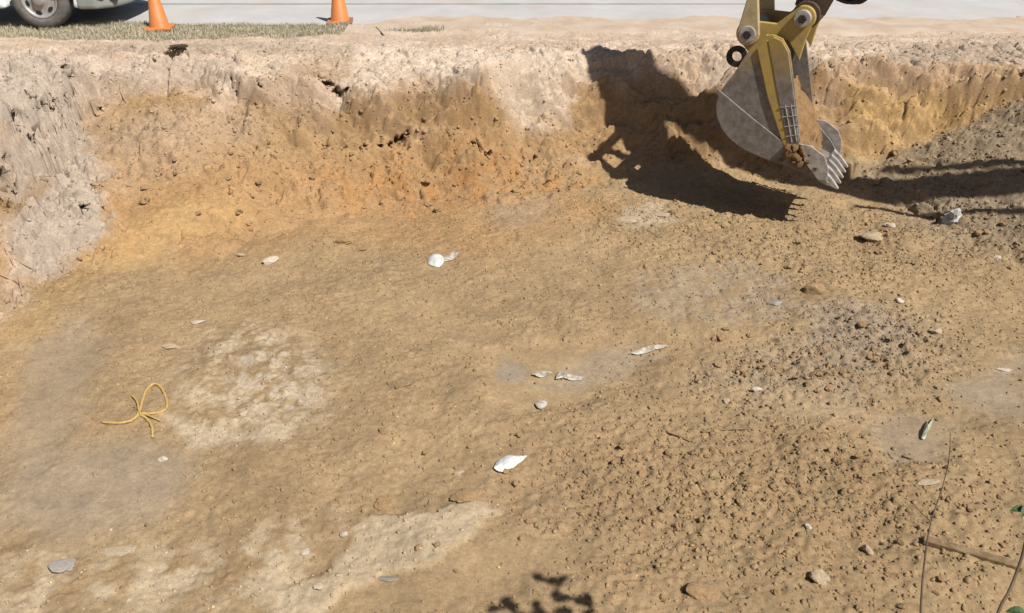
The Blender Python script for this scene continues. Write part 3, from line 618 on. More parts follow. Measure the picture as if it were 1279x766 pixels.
bm.faces.new((o_[0][0], o_[1][0], i_[1][0], i_[0][0])); bm.faces.new((o_[0][-1], i_[0][-1], i_[1][-1], o_[1][-1]))
bucket = bm_obj('bucket', bm, BUCK, exc, .004)
front_px = [(1034, 228), (1022, 205), (1000, 178), (994, 120), (987, 64), (978, 48), (966, 43)]
front = [sz(*q) for q in front_px]
side = back[:] + front
for k0, k1 in ((-.022, .006), (W - .006, W + .022)):
    bm = bmesh.new(); wpoly(bm, side, k0, k1); bm_obj('side_plate', bm, BUCK, bucket, .004)
# wide side bar behind the front edge of each cheek
bar = [sz(*q) for q in [(960, 50), (967, 45), (978, 50), (986, 65), (993, 120), (999, 177), (1008, 190), (986, 183), (972, 118)]]
for k0, k1 in ((-.047, -.02), (W + .02, W + .047)):
    bm = bmesh.new(); wpoly(bm, bar, k0, k1); bm_obj('side_bar', bm, PANEL, bucket, .008)
strip = [sz(*q) for q in [(946, 60), (960, 49), (973, 118), (987, 183), (979, 181), (959, 120)]]
bm = bmesh.new(); wpoly(bm, strip, -.042, -.02); bm_obj('edge_rib', bm, YEL, bucket, .012)
# hard-facing bead grid on the near bar
for q in [((975, 133), (996, 131)), ((978, 145), (997, 143)), ((981, 157), (998, 155)), ((983, 169), (999, 167)), ((982, 130), (990, 176)), ((989, 129), (996, 175))]:
    a, b = [Lc(sz(*p)[0], -.048, sz(*p)[1]) for p in q]; bm = bmesh.new(); tube(bm, [a, (a + b) / 2, b], .006, 6); bm_obj('weld_bead', bm, STEEL, bucket)
# lower wear plate on each cheek
low = [p for p in back if p[1] < sz(896, 118)[1] and p[0] < sz(1000, 213)[0]]
wp = [sz(896, 109)] + low + [sz(1000, 196), sz(985, 181), sz(940, 146)]
for k0, k1 in ((-.040, -.02), (W + .02, W + .040)):
    bm = bmesh.new(); wpoly(bm, wp, k0, k1); bm_obj('wear_plate', bm, STEEL if 0 else BUCK, bucket, .006)
sc_p = [sz(*q) for q in [(1001, 178), (1014, 180), (1031, 193), (1036, 208), (1034, 224), (1022, 222), (1006, 200)]]
for k0, k1 in ((-.068, -.046), (W + .046, W + .068)):
    bm = bmesh.new(); wpoly(bm, sc_p, k0, k1); bm_obj('side_cutter', bm, STEEL, bucket, .006)
# teeth along the lip
tip = Vector(sz(1041, 234)); root = Vector(sz(1022, 217)); dr = (tip - root).normalized(); no = Vector((-dr.y, dr.x))
for i in range(5):
    kc = .06 + i * (W - .12) / 4
    bm = bmesh.new(); rings = []
    for f_, hw, ht in ((.02, .030, .05), (.12, .030, .045), (.19, .026, .03), (.27, .018, .010)):
        p = root + dr * f_
        rings.append([bm.verts.new(Lc(p.x + no.x * a, kc + b, p.y + no.y * a)) for a, b in ((-ht, -hw), (-ht, hw), (ht, hw), (ht, -hw))])
    for a, b in zip(rings, rings[1:]):
        for j in range(4): bm.faces.new((a[j], a[(j + 1) % 4], b[(j + 1) % 4], b[j]))
    bm.faces.new(rings[0][::-1]); bm.faces.new(rings[-1]); bm_obj('tooth', bm, STEEL, bucket, .006)
# ears with the two pins
PL = Vector(sz(935, 42, .06)); PS = Vector(sz(1003, 23, .06))
def disc(c, r, a0, a1, n=9): return [(c.x + r * math.cos(math.radians(a0 + (a1 - a0) * i / n)), c.y + r * math.sin(math.radians(a0 + (a1 - a0) * i / n))) for i in range(n + 1)]
ear = disc(PL, .13, 100, 250) + [sz(942, 74, .06), sz(958, 52, .06), sz(984, 50, .06), sz(998, 76, .06), sz(1006, 50, .06)] + disc(PS, .12, -40, 110) + [sz(970, 30, .06)]
for k0 in (.06, W - .12):
    bm = bmesh.new(); wpoly(bm, ear, k0, k0 + .06); bm_obj('ear', bm, YEL, bucket, .008)
for c, r in ((PL, .085), (PS, .085)):
    bm = bmesh.new(); cyl(bm, Lc(c.x, -.01 if c is PL else .015, c.y), Lc(c.x, W + .01 if c is PL else W - .015, c.y), r); bm_obj('pin', bm, STEEL, bucket, .008)
    bm = bmesh.new(); k_ = -.03 if c is PL else -.005; cyl(bm, Lc(c.x, k_, c.y), Lc(c.x, k_ + .025, c.y), .045, seg=6); bm_obj('pin_bolt', bm, DARK, bucket, .004)
# lifting eye on the back
e_ = Vector(sz(913, 77)); bm = bmesh.new(); M = Matrix.Translation(Lc(e_.x, W * .30, e_.y)) @ Matrix.Rotation(math.pi / 2, 4, 'X')
seg = 22; ring = []
for i in range(seg):
    t = 2 * math.pi * i / seg; c = Vector((math.cos(t), math.sin(t), 0)); ring.append([bm.verts.new(M @ (c * r + Vector((0, 0, h)))) for r, h in ((.055, -.025), (.11, -.025), (.11, .025), (.055, .025))])
for i in range(seg):
    for j in range(4): bm.faces.new((ring[i][j], ring[(i + 1) % seg][j], ring[(i + 1) % seg][(j + 1) % 4], ring[i][(j + 1) % 4]))
bm_obj('lifting_eye', bm, DARK, bucket)
# soil load in the bucket
bm = bmesh.new(); nn = 26; gridv = []
lipA = Vector(sz(1020, 212)); topA = Vector(sz(985, 118))
for i in range(nn):
    row = []; t = i / (nn - 1)
    for j in range(nn):
        kk = .01 + (W - .02) * j / (nn - 1); p = topA.lerp(lipA, t); b = .10 * math.sin(math.pi * t) * math.sin(math.pi * j / (nn - 1)) + .05 * mnoise.noise(Vector((t * 4, j * .2, 1))) + .05 * mnoise.noise(Vector((t * 9, j * .5, 3))) + .035 * abs(mnoise.noise(Vector((t * 20, j * 1.1, 5))))
        row.append(bm.verts.new(Lc(p.x + b - .07, kk, p.y)))
    gridv.append(row)
for i in range(nn - 1):
    for j in range(nn - 1): bm.faces.new((gridv[i][j], gridv[i + 1][j], gridv[i + 1][j + 1], gridv[i][j + 1]))
so = bm_obj('bucket_soil', bm, SOILD, smooth=True); so.matrix_world = Matrix.Translation(exc.location) @ Matrix.Rotation(PHI, 4, 'Z'); tag(so, 'heap of brown soil held inside the excavator bucket', 'soil', kind='stuff')
mm_ = [rock_mesh('mud_lump', 500 + i, 4, 2, .3) for i in range(3)]
for m_ in mm_: m_.materials.append(SOILD)
for (u, v, r) in [(986, 184, .06), (994, 183, .05), (1003, 184, .045), (988, 188, .07), (996, 194, .065), (1004, 190, .04), (992, 200, .045), (1010, 200, .04), (1001, 202, .05), (982, 194, .035), (1012, 192, .03), (976, 199, .03), (1020, 208, .03)]:
    s_, z_ = sz(u, v); o = bpy.data.objects.new('mud_lump', rr.choice(mm_)); COL.objects.link(o); o.parent = bucket; o.location = Lc(s_, -.055, z_); o.scale = (r, r * .7, r); o.rotation_euler = (rr.random() * 3, rr.random() * 3, 0)
# linkage, stick, boom
J = Vector((PL.x + .0, PL.y + .60)); E_ = Vector((PS.x + .86, PS.y + 3.2)); MID = W / 2
for k0 in (.02, W - .09):
    bm = bmesh.new(); d = (J - PL).normalized(); nn_ = Vector((-d.y, d.x)); a0 = math.degrees(math.atan2(d.y, d.x))
    wpoly(bm, disc(J, .09, a0 - 90, a0 + 90) + [tuple(PL + d * .4 + nn_ * .045)] + disc(PL, .115, a0 + 90, a0 + 270) + [tuple(PL + d * .4 - nn_ * .045)], k0, k0 + .07)
    bm_obj('bucket_link', bm, LINKM, exc, .01)
bm = bmesh.new(); cyl(bm, Lc(J.x, .0, J.y), Lc(J.x, W, J.y), .06); bm_obj('link_pin', bm, STEEL, exc, .006)
sd = (E_ - PS).normalized(); sn = Vector((-sd.y, sd.x))            # sn points to the bucket-cylinder side
slen = (E_ - PS).length
gpt = PS + sd * .42 + sn * .05
for k0 in (MID - .24, MID + .18):
    bm = bmesh.new(); d = (gpt - J).normalized(); a0 = math.degrees(math.atan2(d.y, d.x)); wpoly(bm, disc(gpt, .08, a0 - 90, a0 + 90) + disc(J, .08, a0 + 90, a0 + 270), k0, k0 + .06); bm_obj('guide_link', bm, DARK, exc, .008)
def beam(name, line, halfs, kw, mtl, rad0=None):
    pts = catmull([(*p, 0) for p in line], 8); hs = np.interp(np.linspace(0, len(line) - 1, len(pts)), range(len(line)), halfs); A = []; B = []
    for i, p in enumerate(pts):
        t = (pts[min(i + 1, len(pts) - 1)] - pts[max(i - 1, 0)]).normalized(); A.append((p.x - t.y * hs[i], p.y + t.x * hs[i])); B.append((p.x + t.y * hs[i], p.y - t.x * hs[i]))
    bm = bmesh.new(); wpoly(bm, A + B[::-1], MID - kw, MID + kw); return bm_obj(name, bm, mtl, exc, .015)
Q = E_ + sd * .85 + sn * -.05
stick = beam('stick', [tuple(PS - sd * .02), tuple(PS + sd * .35), tuple(PS + sd * 1.5 + sn * .06), tuple(E_ + sn * .06), tuple(Q)], [.13, .16, .30, .40, .14], .16, YEL)
bm = bmesh.new(); cyl(bm, Lc(PS.x, MID - .21, PS.y), Lc(PS.x, MID + .21, PS.y), .14); bm_obj('boss', bm, REDB, stick, .01)
bm = bmesh.new(); wpoly(bm, [tuple(PS + sd * .05 + sn * .15), tuple(PS + sd * .95 + sn * .22), tuple(PS + sd * .95 - sn * .26), tuple(PS + sd * .05 - sn * .17)], MID - .172, MID - .16); bm_obj('side_reinforcement', bm, REDB, stick, .006)
KN = Vector((E_.x + 3.0, E_.y - .66)); FT = Vector((SM - .45, 1.75))
boom = beam('boom', [tuple(E_ + Vector((-.05, -.02))), tuple(E_.lerp(KN, .5) + Vector((0, .14))), tuple(KN), tuple(KN.lerp(FT, .5) + Vector((.22, .22))), tuple(FT)], [.16, .20, .28, .28, .20], .18, YEL)
for k_ in (-.22, .22):
    bm = bmesh.new(); wpoly(bm, disc(E_, .30, 0, 340, 17), MID + k_ - .03, MID + k_ + .03); bm_obj('stick_lug', bm, YEL, boom, .008)
def ram(name, a, b, k, r, frac=.55):
    a = Vector(a); b = Vector(b); m_ = a.lerp(b, frac); bm = bmesh.new(); cyl(bm, Lc(a.x, k, a.y), Lc(m_.x, k, m_.y), r); c_ = bm_obj(name, bm, YEL, exc, .008)
    bm = bmesh.new(); cyl(bm, Lc(m_.x, k, m_.y), Lc(b.x, k, b.y), r * .55); bm_obj('rod', bm, CHROME, c_)
ram('bucket_cylinder', E_ + sn * .52 - sd * .1, J, MID, .10); ram('stick_cylinder', KN + Vector((-.9, .60)), Q, MID, .095)
for k_ in (MID - .40, MID + .40): ram('boom_cylinder', (SM - 1.15, 1.15), KN + Vector((.35, -.25)), k_, .09)
for off, r in ((.0, .022), (.06, .022), (.12, .018)):
    bm = bmesh.new(); tube(bm, catmull([Lc(*((PS + sd * a - sn * (b + off * .6)).x, MID + off - .06, (PS + sd * a - sn * (b + off * .6)).y)) for a, b in ((2.2, .33), (1.5, .33), (.9, .36), (.5, .44), (.25, .36), (.22, .20))], 6), r); bm_obj('hydraulic_hose', bm, RUB, exc)
bm = bmesh.new(); p_ = PS + sd * .32 - sn * .36; box(bm, Lc(p_.x, MID, p_.y), (.22, .20, .10)); bm_obj('hose_clamp', bm, DARK, exc, .02)
# carrier: tracks, turntable, house, cab
for sgn in (-1, 1):
    yk = sgn * 1.2; pr = []
    for i in range(13): t = math.pi / 2 + math.pi * i / 12; pr.append((-1.75 + .46 * math.cos(t), .47 + .46 * math.sin(t)))
    for i in range(13): t = -math.pi / 2 + math.pi * i / 12; pr.append((1.75 + .46 * math.cos(t), .47 + .46 * math.sin(t)))
    bm = bmesh.new(); prism(bm, [Vector((a, yk - .3, b - .005)) for a, b in pr], Vector((0, .6, 0))); tr = bm_obj('track', bm, DARK, exc, .01)
    per = [Vector((a, 0, b)) for a, b in pr]; per.append(per[0]); Ls = [(per[i + 1] - per[i]).length for i in range(len(per) - 1)]; tot = sum(Ls); n_ = 46
    shoe = bpy.data.meshes.new('track_shoe'); b2 = bmesh.new(); box(b2, (0, 0, 0), (tot / n_ * .86, .62, .02)); box(b2, (0, 0, .02), (.02, .62, .03)); b2.to_mesh(shoe); b2.free(); shoe.materials.append(DARK)
    for i in range(n_):
        d = tot * i / n_; j = 0
        while d > Ls[j]: d -= Ls[j]; j += 1
        p = per[j].lerp(per[j + 1], d / Ls[j]); t = (per[j + 1] - per[j]).normalized(); o = bpy.data.objects.new('track_shoe', shoe); COL.objects.link(o); o.parent = tr; o.location = (p.x, yk, p.z); o.rotation_euler = (0, -math.atan2(t.z, t.x) + math.pi, 0)
bm = bmesh.new(); box(bm, (0, 0, .62), (2.0, 1.9, .42)); bm_obj('undercarriage', bm, DARK, exc, .05)
bm = bmesh.new(); cyl(bm, (0, 0, .82), (0, 0, 1.02), .75, seg=32); bm_obj('turntable', bm, DARK, exc, .01)
bm = bmesh.new(); box(bm, (.45, 0, 1.16), (3.6, 2.7, .28)); house = bm_obj('house', bm, YEL, exc, .04)
bm = bmesh.new(); box(bm, (1.25, .55, 1.75), (1.9, 1.55, .9)); bm_obj('engine_cover', bm, YEL, house, .08)
bm = bmesh.new(); box(bm, (1.25, -.85, 1.70), (1.9, .95, .8)); bm_obj('engine_cover', bm, YEL, house, .06)
bm = bmesh.new(); prism(bm, [Vector((2.05 + .55 * math.cos(t), 1.35 * math.sin(t), 1.0)) for t in np.linspace(-math.pi / 2, math.pi / 2, 14)], Vector((0, 0, 1.15))); bm_obj('counterweight', bm, YEL, house, .06)
for k_ in (-.34, .28):
    bm = bmesh.new(); prism(bm, [Vector((a, k_, b)) for a, b in ((-.9, 1.25), (-.6, 1.95), (-.3, 1.95), (.3, 1.25))], Vector((0, .06, 0))); bm_obj('boom_bracket', bm, YEL, house, .01)
GLS = mat('cab_glass', (.04, .05, .05), None, 3, .06)
bm = bmesh.new(); box(bm, (-.35, -.92, 2.05), (1.7, .95, 1.55)); cab = bm_obj('cab', bm, YEL, exc, .08)
for c, s_ in (((-.45, -1.40, 2.2), (1.2, .02, .9)), ((-1.20, -.92, 2.15), (.03, .78, 1.1)), ((-.45, -.44, 2.2), (1.2, .02, .9))):
    bm = bmesh.new(); box(bm, c, s_); bm_obj('window', bm, GLS, cab)

# ------------------------------------------------------------------ vehicle parked on the road
tx, ty0 = onz(57, 37, .012)[:2]; ty0 = float(ty0) - .02; TW = 1.96
car = empty('parked_vehicle', (float(tx), ty0, .012)); tag(car, 'white utility vehicle with silver steel wheels parked on the road behind the grass', 'vehicle')
WHT = mat('white_car_paint', (.78, .80, .80), (.70, .72, .71), 2, .3); GRYP = mat('grey_bumper_plastic', alb(176, 182, 174), alb(160, 166, 158), 3, .5); BLK = mat('black_plastic', (.015, .016, .016), None, 5, .7)
TYRE = mat('tyre_rubber', alb(136, 130, 126), alb(112, 108, 106), 12, .9, bump=.3); RIM = mat('silver_rim', alb(226, 220, 216), alb(196, 190, 188), 6, .4, .35); GLASS = mat('car_glass', (.03, .04, .045), None, 3, .05); LAMP = mat('lamp_lens', (.6, .6, .6), None, 3, .1)
def arch(cx, r=.48, n=14): return [(cx + r * math.cos(t), .40 + r * math.sin(t)) for t in np.linspace(math.pi + .25, -.25, n)]
WB = 3.1
prof = [(-4.15, .45), (-3.9, .30)] + arch(-WB) + [(-.75, .28)] + arch(0) + [(.62, .30), (.92, .42), (1.0, .62), (.97, .85), (.80, 1.02), (-.55, 1.13), (-3.95, 1.15), (-4.15, .95)]
bm = bmesh.new(); prism(bm, [Vector((a, 0, b)) for a, b in prof], Vector((0, TW, 0))); body = bm_obj('body', bm, WHT, car, .05, seg=3)
bm = bmesh.new(); gp_ = [(-.55, 1.12), (-1.35, 1.74), (-1.9, 1.80), (-3.5, 1.78), (-4.0, 1.12)]; A = [bm.verts.new((a, .06 + max(0, b - 1.12) * .28, b)) for a, b in gp_]; B = [bm.verts.new((a, TW - .06 - max(0, b - 1.12) * .28, b)) for a, b in gp_]
bm.faces.new(A); bm.faces.new(B[::-1])
for i in range(5): bm.faces.new((A[i], B[i], B[(i + 1) % 5], A[(i + 1) % 5]))
bm_obj('cabin', bm, WHT, car, .04)
def quad(name, pts, m, par, th=.012):
    P = [Vector(p) for p in pts]; n_ = (P[1] - P[0]).cross(P[2] - P[0]).normalized(); bm = bmesh.new(); prism(bm, [p - n_ * th / 2 for p in P], n_ * th); return bm_obj(name, bm, m, par)
sy = lambda z: .06 + (z - 1.12) * .28 - .004
for a, b, c, d in ((-.85, -1.42, -2.15, -2.15), (-2.22, -2.22, -3.05, -3.05), (-3.12, -3.12, -3.42, -3.75)):
    for f in (lambda y: y, lambda y: TW - y): quad('side_window', [(a, f(sy(1.18)), 1.18), (b, f(sy(1.68)), 1.68), (c, f(sy(1.68)), 1.68), (d, f(sy(1.18)), 1.18)], GLASS, car)
quad('windscreen', [(-.60, .16, 1.165), (-1.28, .28, 1.692), (-1.28, TW - .28, 1.692), (-.60, TW - .16, 1.165)], GLASS, car, .016)
bm = bmesh.new(); box(bm, (-1.55, TW / 2, .56), (4.9, TW - .56, .50)); bm_obj('underbody', bm, BLK, car)
bm = bmesh.new(); bp_ = [(.52, -.012), (.80, .0), (.98, .14), (1.07, .42), (1.09, TW / 2), (1.07, TW - .42), (.98, TW - .14), (.80, TW), (.52, TW + .012)]; prism(bm, [Vector((a, b, .27)) for a, b in bp_], Vector((0, 0, .36))); bump_ = bm_obj('front_bumper', bm, GRYP, car, .05, seg=3)
for y in (.16, TW - .16):
    bm = bmesh.new(); cyl(bm, (.93, y, .44), (1.04, y, .44), .07); bm_obj('fog_light', bm, BLK, bump_)
    bm = bmesh.new(); box(bm, (.86, y + (.06 if y < 1 else -.06), .80), (.24, .30, .2)); bm_obj('headlight', bm, LAMP, car, .03)
bm = bmesh.new(); box(bm, (.97, TW / 2, .78), (.06, 1.1, .2)); bm_obj('grille', bm, BLK, car, .01)
bm = bmesh.new(); box(bm, (-4.12, TW / 2, .5), (.16, TW - .1, .22)); bm_obj('rear_bumper', bm, GRYP, car, .04)
for x0, x1 in ((-.70, -2.18), (-2.18, -3.0)):
    bm = bmesh.new(); box(bm, ((x0 + x1) / 2, -.004, .72), (x0 - x1 - .02, .02, .72)); d_ = bm_obj('door', bm, WHT, car, .008); bm = bmesh.new(); box(bm, (x1 + .16, -.03, .98), (.18, .03, .035)); bm_obj('handle', bm, BLK, d_, .01)
bm = bmesh.new(); box(bm, (-.95, -.12, 1.2), (.12, .22, .16)); bm_obj('mirror', bm, BLK, car, .03)
def wheel(cx, near_side):
    y0 = .015 if near_side else TW - .015; sg = -1 if near_side else 1
    M = Matrix.Translation((cx, y0, .397)) @ Matrix.Rotation(math.pi / 2 * (1 if near_side else -1), 4, 'X')      # local +Z points out of the car
    wl = bpy.data.objects.new('wheel', None); bm = bmesh.new()
    lathe(bm, [(.245, -.22), (.36, -.235), (.392, -.20), (.397, -.12), (.392, -.03), (.365, .0), (.30, .008), (.262, -.004), (.245, -.03), (.245, -.22)], M, 48); t = bm_obj('wheel', bm, TYRE, car, smooth=True)
    bm = bmesh.new(); lathe(bm, [(.25, -.10), (.252, -.012), (.242, -.006), (.225, -.03), (.19, -.045), (.12, -.018), (.085, -.012), (.08, .012), (.05, .022), (.0005, .024)], M, 40); bm_obj('rim', bm, RIM, t, smooth=True)
    for i in range(6):
        a = math.radians(15 + 60 * i); c = Vector((.178 * math.cos(a), .178 * math.sin(a), -.040)); bm = bmesh.new(); N_ = 12; ax = Vector((math.cos(a), math.sin(a), 0)); bx_ = Vector((-math.sin(a), math.cos(a), 0))
        ring = [[bm.verts.new(M @ (c + ax * .026 * math.cos(2 * math.pi * k / N_) + bx_ * .042 * math.sin(2 * math.pi * k / N_) + Vector((0, 0, h)))) for k in range(N_)] for h in (-.02, .012)]
        for k in range(N_): bm.faces.new((ring[0][k], ring[0][(k + 1) % N_], ring[1][(k + 1) % N_], ring[1][k]))
        bm.faces.new(ring[1]); bm_obj('vent', bm, BLK, t)
for cx in (0, -WB):
    for nside in (True, False): wheel(cx, nside)

# ------------------------------------------------------------------ traffic cones
ORG = mat('cone_orange', alb(250, 158, 92), alb(244, 146, 76), 5, .5); CB = mat('cone_base', alb(228, 150, 110), alb(150, 120, 100), 6, .7)
def cone(u, v, label, z, tilt=0, base=CB):
    P = onz(u, v, z); root = empty('traffic_cone', (P[0], P[1], z)); tag(root, label, 'traffic cone', 'orange traffic cones along the road'); root.rotation_euler = (0, tilt, .12)
    bm = bmesh.new(); lathe(bm, [(.145, .03), (.135, .045), (.03, .70), (.022, .712), (.0005, .713)], Matrix(), 36); bm_obj('cone_body', bm, ORG, root, smooth=True)
    bm = bmesh.new(); box(bm, (0, 0, .02), (.37, .37, .035)); bm_obj('base', bm, base, root, .012)
cone(425, 28, 'orange traffic cone on a dusty base at the end of the grass strip', .014)
cone(200, 36, 'orange traffic cone standing in the grass strip near the parked white vehicle', .0, -.02, ORG)

# ------------------------------------------------------------------ grass strip and tuft
def grass(name, n, fn, label, h0=.025, h1=.07, lift=0):
    V = []; F = []; Cg = []; cols = [alb(216, 208, 180), alb(230, 220, 198), alb(190, 186, 152), alb(208, 196, 170), alb(164, 164, 126)]
    for i in range(n):
        x, y = fn(); z = float(gz(x, y)) - .004 + lift; h = random.uniform(h0, h1); a = random.random() * 6.28; l = random.uniform(.1, .9) * h; b = a + 1.57; w_ = random.uniform(.002, .0045)
        dx, dy = math.cos(a), math.sin(a); ex, ey = math.cos(b) * w_, math.sin(b) * w_; k = len(V)
        V += [(x - ex, y - ey, z), (x + ex, y + ey, z), (x + dx * l * .4 + ex * .7, y + dy * l * .4 + ey * .7, z + h * .65), (x + dx * l * .4 - ex * .7, y + dy * l * .4 - ey * .7, z + h * .65), (x + dx * l, y + dy * l, z + h)]
        F += [(k, k + 1, k + 2, k + 3), (k + 3, k + 2, k + 4)]; c = random.choice(cols); Cg += [c] * 5
    m = bpy.data.meshes.new(name); m.from_pydata(V, [], F); setcol(m, np.array(Cg)); return tag(link(name, m, GRM), label, 'grass', kind='stuff')
GRM = bpy.data.materials.new('dry_grass'); GRM.use_nodes = True; _a = GRM.node_tree.nodes.new('ShaderNodeAttribute'); _a.attribute_name = 'Col'; GRM.node_tree.links.new(_a.outputs['Color'], GRM.node_tree.nodes['Principled BSDF'].inputs['Base Color']); GRM.node_tree.nodes['Principled BSDF'].inputs['Roughness'].default_value = .8
def gstrip():
    x = random.uniform(-9.5, -2.35); t = random.random(); lo_ = 11.86 + .06 * float(pn(x * 2, 0.5, 3)) + max(0, x + 3.2) * .2; hi_ = 12.80 + .04 * float(pn(x * 3, 4.5, 3)); return x, lo_ + (hi_ - lo_) * t
grass('dry_grass', 26000, gstrip, 'strip of short dry grey-green grass between the pit and the road')
c_ = gp(512, 42); grass('grass_tuft', 500, lambda: (random.gauss(c_.x + .1, .20), random.gauss(c_.y, .035)), 'small tuft of dry grass on the dirt beside the road, right of the cones', .03, .085, .016)

# ------------------------------------------------------------------ litter, rope, sticks
def path_px(pts, lift): return [Vector((*gp(*q)[:2], gp(*q).z + lift)) for q in pts]
ROPE = mat('yellow_rope', alb(238, 204, 128), alb(214, 174, 98), 60, .8, bump=.5, bscale=150)
rp = catmull(path_px([(128, 529), (150, 530), (166, 526), (174, 517), (178, 503), (184, 488), (194, 481), (203, 488), (209, 504), (206, 514), (192, 518), (176, 519), (183, 524), (190, 534), (191, 548)], .012), 6)
bm = bmesh.new()
tube(bm, rp, [.0105 + .0015 * math.sin(i * 1.9) for i in range(len(rp))], 8); tag(bm_obj('rope', bm, ROPE, smooth=True), 'short length of yellow rope looped in a bow on the mud', 'rope')
rp = catmull(path_px([(166, 497), (172, 505), (175, 518), (184, 521), (200, 528)], .022), 6); bm = bmesh.new(); tube(bm, rp, .007, 7); e_o = bm_obj('rope_end', bm, ROPE, bpy.data.objects['rope'], smooth=True)
def scrap(name, outline, mtl, label, cat, crumple=.02, th=.004, dome=0, lift=.012, n=16, seed=0):
    P = [gp(*q) for q in outline]; c = sum(P, Vector()) / len(P); bm = bmesh.new(); rings = []
    K = len(P) * 4; Pc = [v for v in catmull(P + [P[0]], 4)][:-1]; nr = 6
    for i in range(1, nr + 1):
        f = i / nr; ring = []
        for j, p in enumerate(Pc):
            q = c.lerp(p, f); z = float(gz(q.x, q.y)) + lift + dome * (1 - f * f) + crumple * mnoise.noise(Vector((q.x * 13 + seed, q.y * 13, seed))) + crumple * .6 * abs(mnoise.noise(Vector((q.x * 30, q.y * 30 + seed, 2))))
            ring.append(bm.verts.new((q.x, q.y, z)))
        rings.append(ring)
    cv = bm.verts.new((c.x, c.y, float(gz(c.x, c.y)) + lift + dome + crumple * .3))
    for j in range(len(Pc)):
        l = (j + 1) % len(Pc); bm.faces.new((cv, rings[0][j], rings[0][l]))
        for i in range(nr - 1): bm.faces.new((rings[i][j], rings[i + 1][j], rings[i + 1][l], rings[i][l]))
    o = bm_obj(name, bm, mtl); md = o.modifiers.new('thick', 'SOLIDIFY'); md.thickness = th; return tag(o, label, cat)
WPL = mat('white_plastic', (.58, .60, .58), (.42, .43, .42), 14, .35); GFILM = mat('grey_film', alb(226, 220, 208), alb(176, 160, 138), 22, .4, bump=.4); GRN = mat('green_tinted_plastic', alb(218, 222, 200), alb(176, 190, 160), 18, .4)
scrap('plastic_cup', [(535, 331), (534, 325), (540, 319), (550, 320), (556, 325), (551, 333), (542, 334)], WPL, 'crushed white plastic cup lying on the orange floor below the bank', 'cup', .006, .004, .055, .008, seed=1)
scrap('plastic_film', [(552, 329), (556, 322), (566, 316), (573, 316), (571, 321), (562, 327)], GFILM, 'torn grey strip of plastic film trailing from the crushed white cup', 'film', .015, .003, .01, seed=2)
scrap('foam_scrap', [(617, 588), (622, 579), (632, 573), (645, 573), (658, 572), (650, 580), (640, 587), (626, 592)], WPL, 'bright white flat scrap of foam lying on churned brown soil', 'scrap', .008, .006, .025, .016, seed=3)
RM['bag'] = mat('crumpled_bag', alb(232, 232, 230), alb(200, 198, 194), 14, .4, bump=.5)
bag = rock_mesh('plastic_bag', 77, 10, 3, .5); bag.materials.append(RM['bag']); stone('plastic_bag', 1190, 276, 27, 26, 'bag', 'crumpled whitish plastic bag at the foot of the grey mound', 'bag', 0, .8, .5, mesh=bag)
scrap('plastic_scrap', [(1150, 550), (1153, 538), (1157, 527), (1159, 532), (1165, 525), (1161, 538), (1156, 544), (1155, 551)], GRN, 'green tinted torn plastic scrap beside the wet grey mud', 'scrap', .02, .003, .03, seed=5)
scrap('torn_film', [(664, 470), (676, 465), (690, 466), (686, 470), (674, 473)], GFILM, 'thin pale shred of film in the muddy hollow', 'film', .02, .003, .005, seed=6)
scrap('torn_film', [(694, 476), (698, 467), (704, 463), (709, 469), (730, 473), (718, 477), (704, 475)], GFILM, 'larger grey-white folded film in the muddy hollow next to the pale shred', 'film', .02, .003, .02, seed=7)
scrap('torn_film', [(787, 444), (800, 437), (826, 433), (834, 435), (818, 439), (798, 445)], GFILM, 'flat grey film stuck to mud between hollow and track prints', 'film', .008, .003, .0, seed=8)
scrap('torn_film', [(668, 506), (676, 500), (684, 503), (680, 511), (672, 512)], GFILM, 'tiny curled white shred below the muddy hollow', 'film', .012, .003, .01, seed=9)
WOOD = mat('weathered_wood', alb(168, 144, 108), alb(134, 110, 80), 20, .9, bump=.4); TWG = mat('brown_twig', alb(112, 92, 70), alb(88, 72, 54), 30, .9); ROOTM = mat('pale_root', alb(216, 186, 150), alb(190, 156, 120), 20, .9)
def stickp(name, pts, r, m, label, cat, lift=None, taper=.6):
    q = catmull(path_px(pts, r * .6 if lift is None else lift), 6); bm = bmesh.new(); tube(bm, q, list(np.linspace(r, r * taper, len(q))), 7); return tag(bm_obj(name, bm, m, smooth=True), label, cat)
stickp('stick', [(494, 486), (512, 481), (529, 473)], .014, WOOD, 'short thick stick lying alone on the bare floor left of the muddy hollow', 'stick', .012)
stickp('stick', [(832, 540), (847, 546), (862, 553)], .012, WOOD, 'short pale stick slanting down above the churned clods', 'stick', .012)
stickp('stick', [(876, 541), (905, 538), (934, 537)], .010, WOOD, 'long thin pale stick lying level above the churned clods', 'stick', .010)
stickp('root', [(0, 302), (14, 325), (24, 350), (29, 372)], .010, ROOTM, 'pale bent root hanging down the left bank', 'root', .03)
stickp('root', [(8, 318), (26, 330), (46, 340)], .007, ROOTM, 'thin pale root branching across the slumped grey lump', 'root', .02)
stickp('root', [(0, 345), (16, 352), (34, 358)], .006, ROOTM, 'thin pale root low on the left bank foot', 'root', .02)
stickp('root', [(150, 105), (152, 118), (158, 130)], .009, ROOTM, 'short pale root sticking out of the far bank beside the corner', 'root', .02)
stickp('twig', [(470, 36), (476, 42), (480, 46)], .010, TWG, 'dark twig lying by the tuft of dry grass', 'twig', .015)
a_ = gp(1152, 677); b_ = gp(1275, 712)
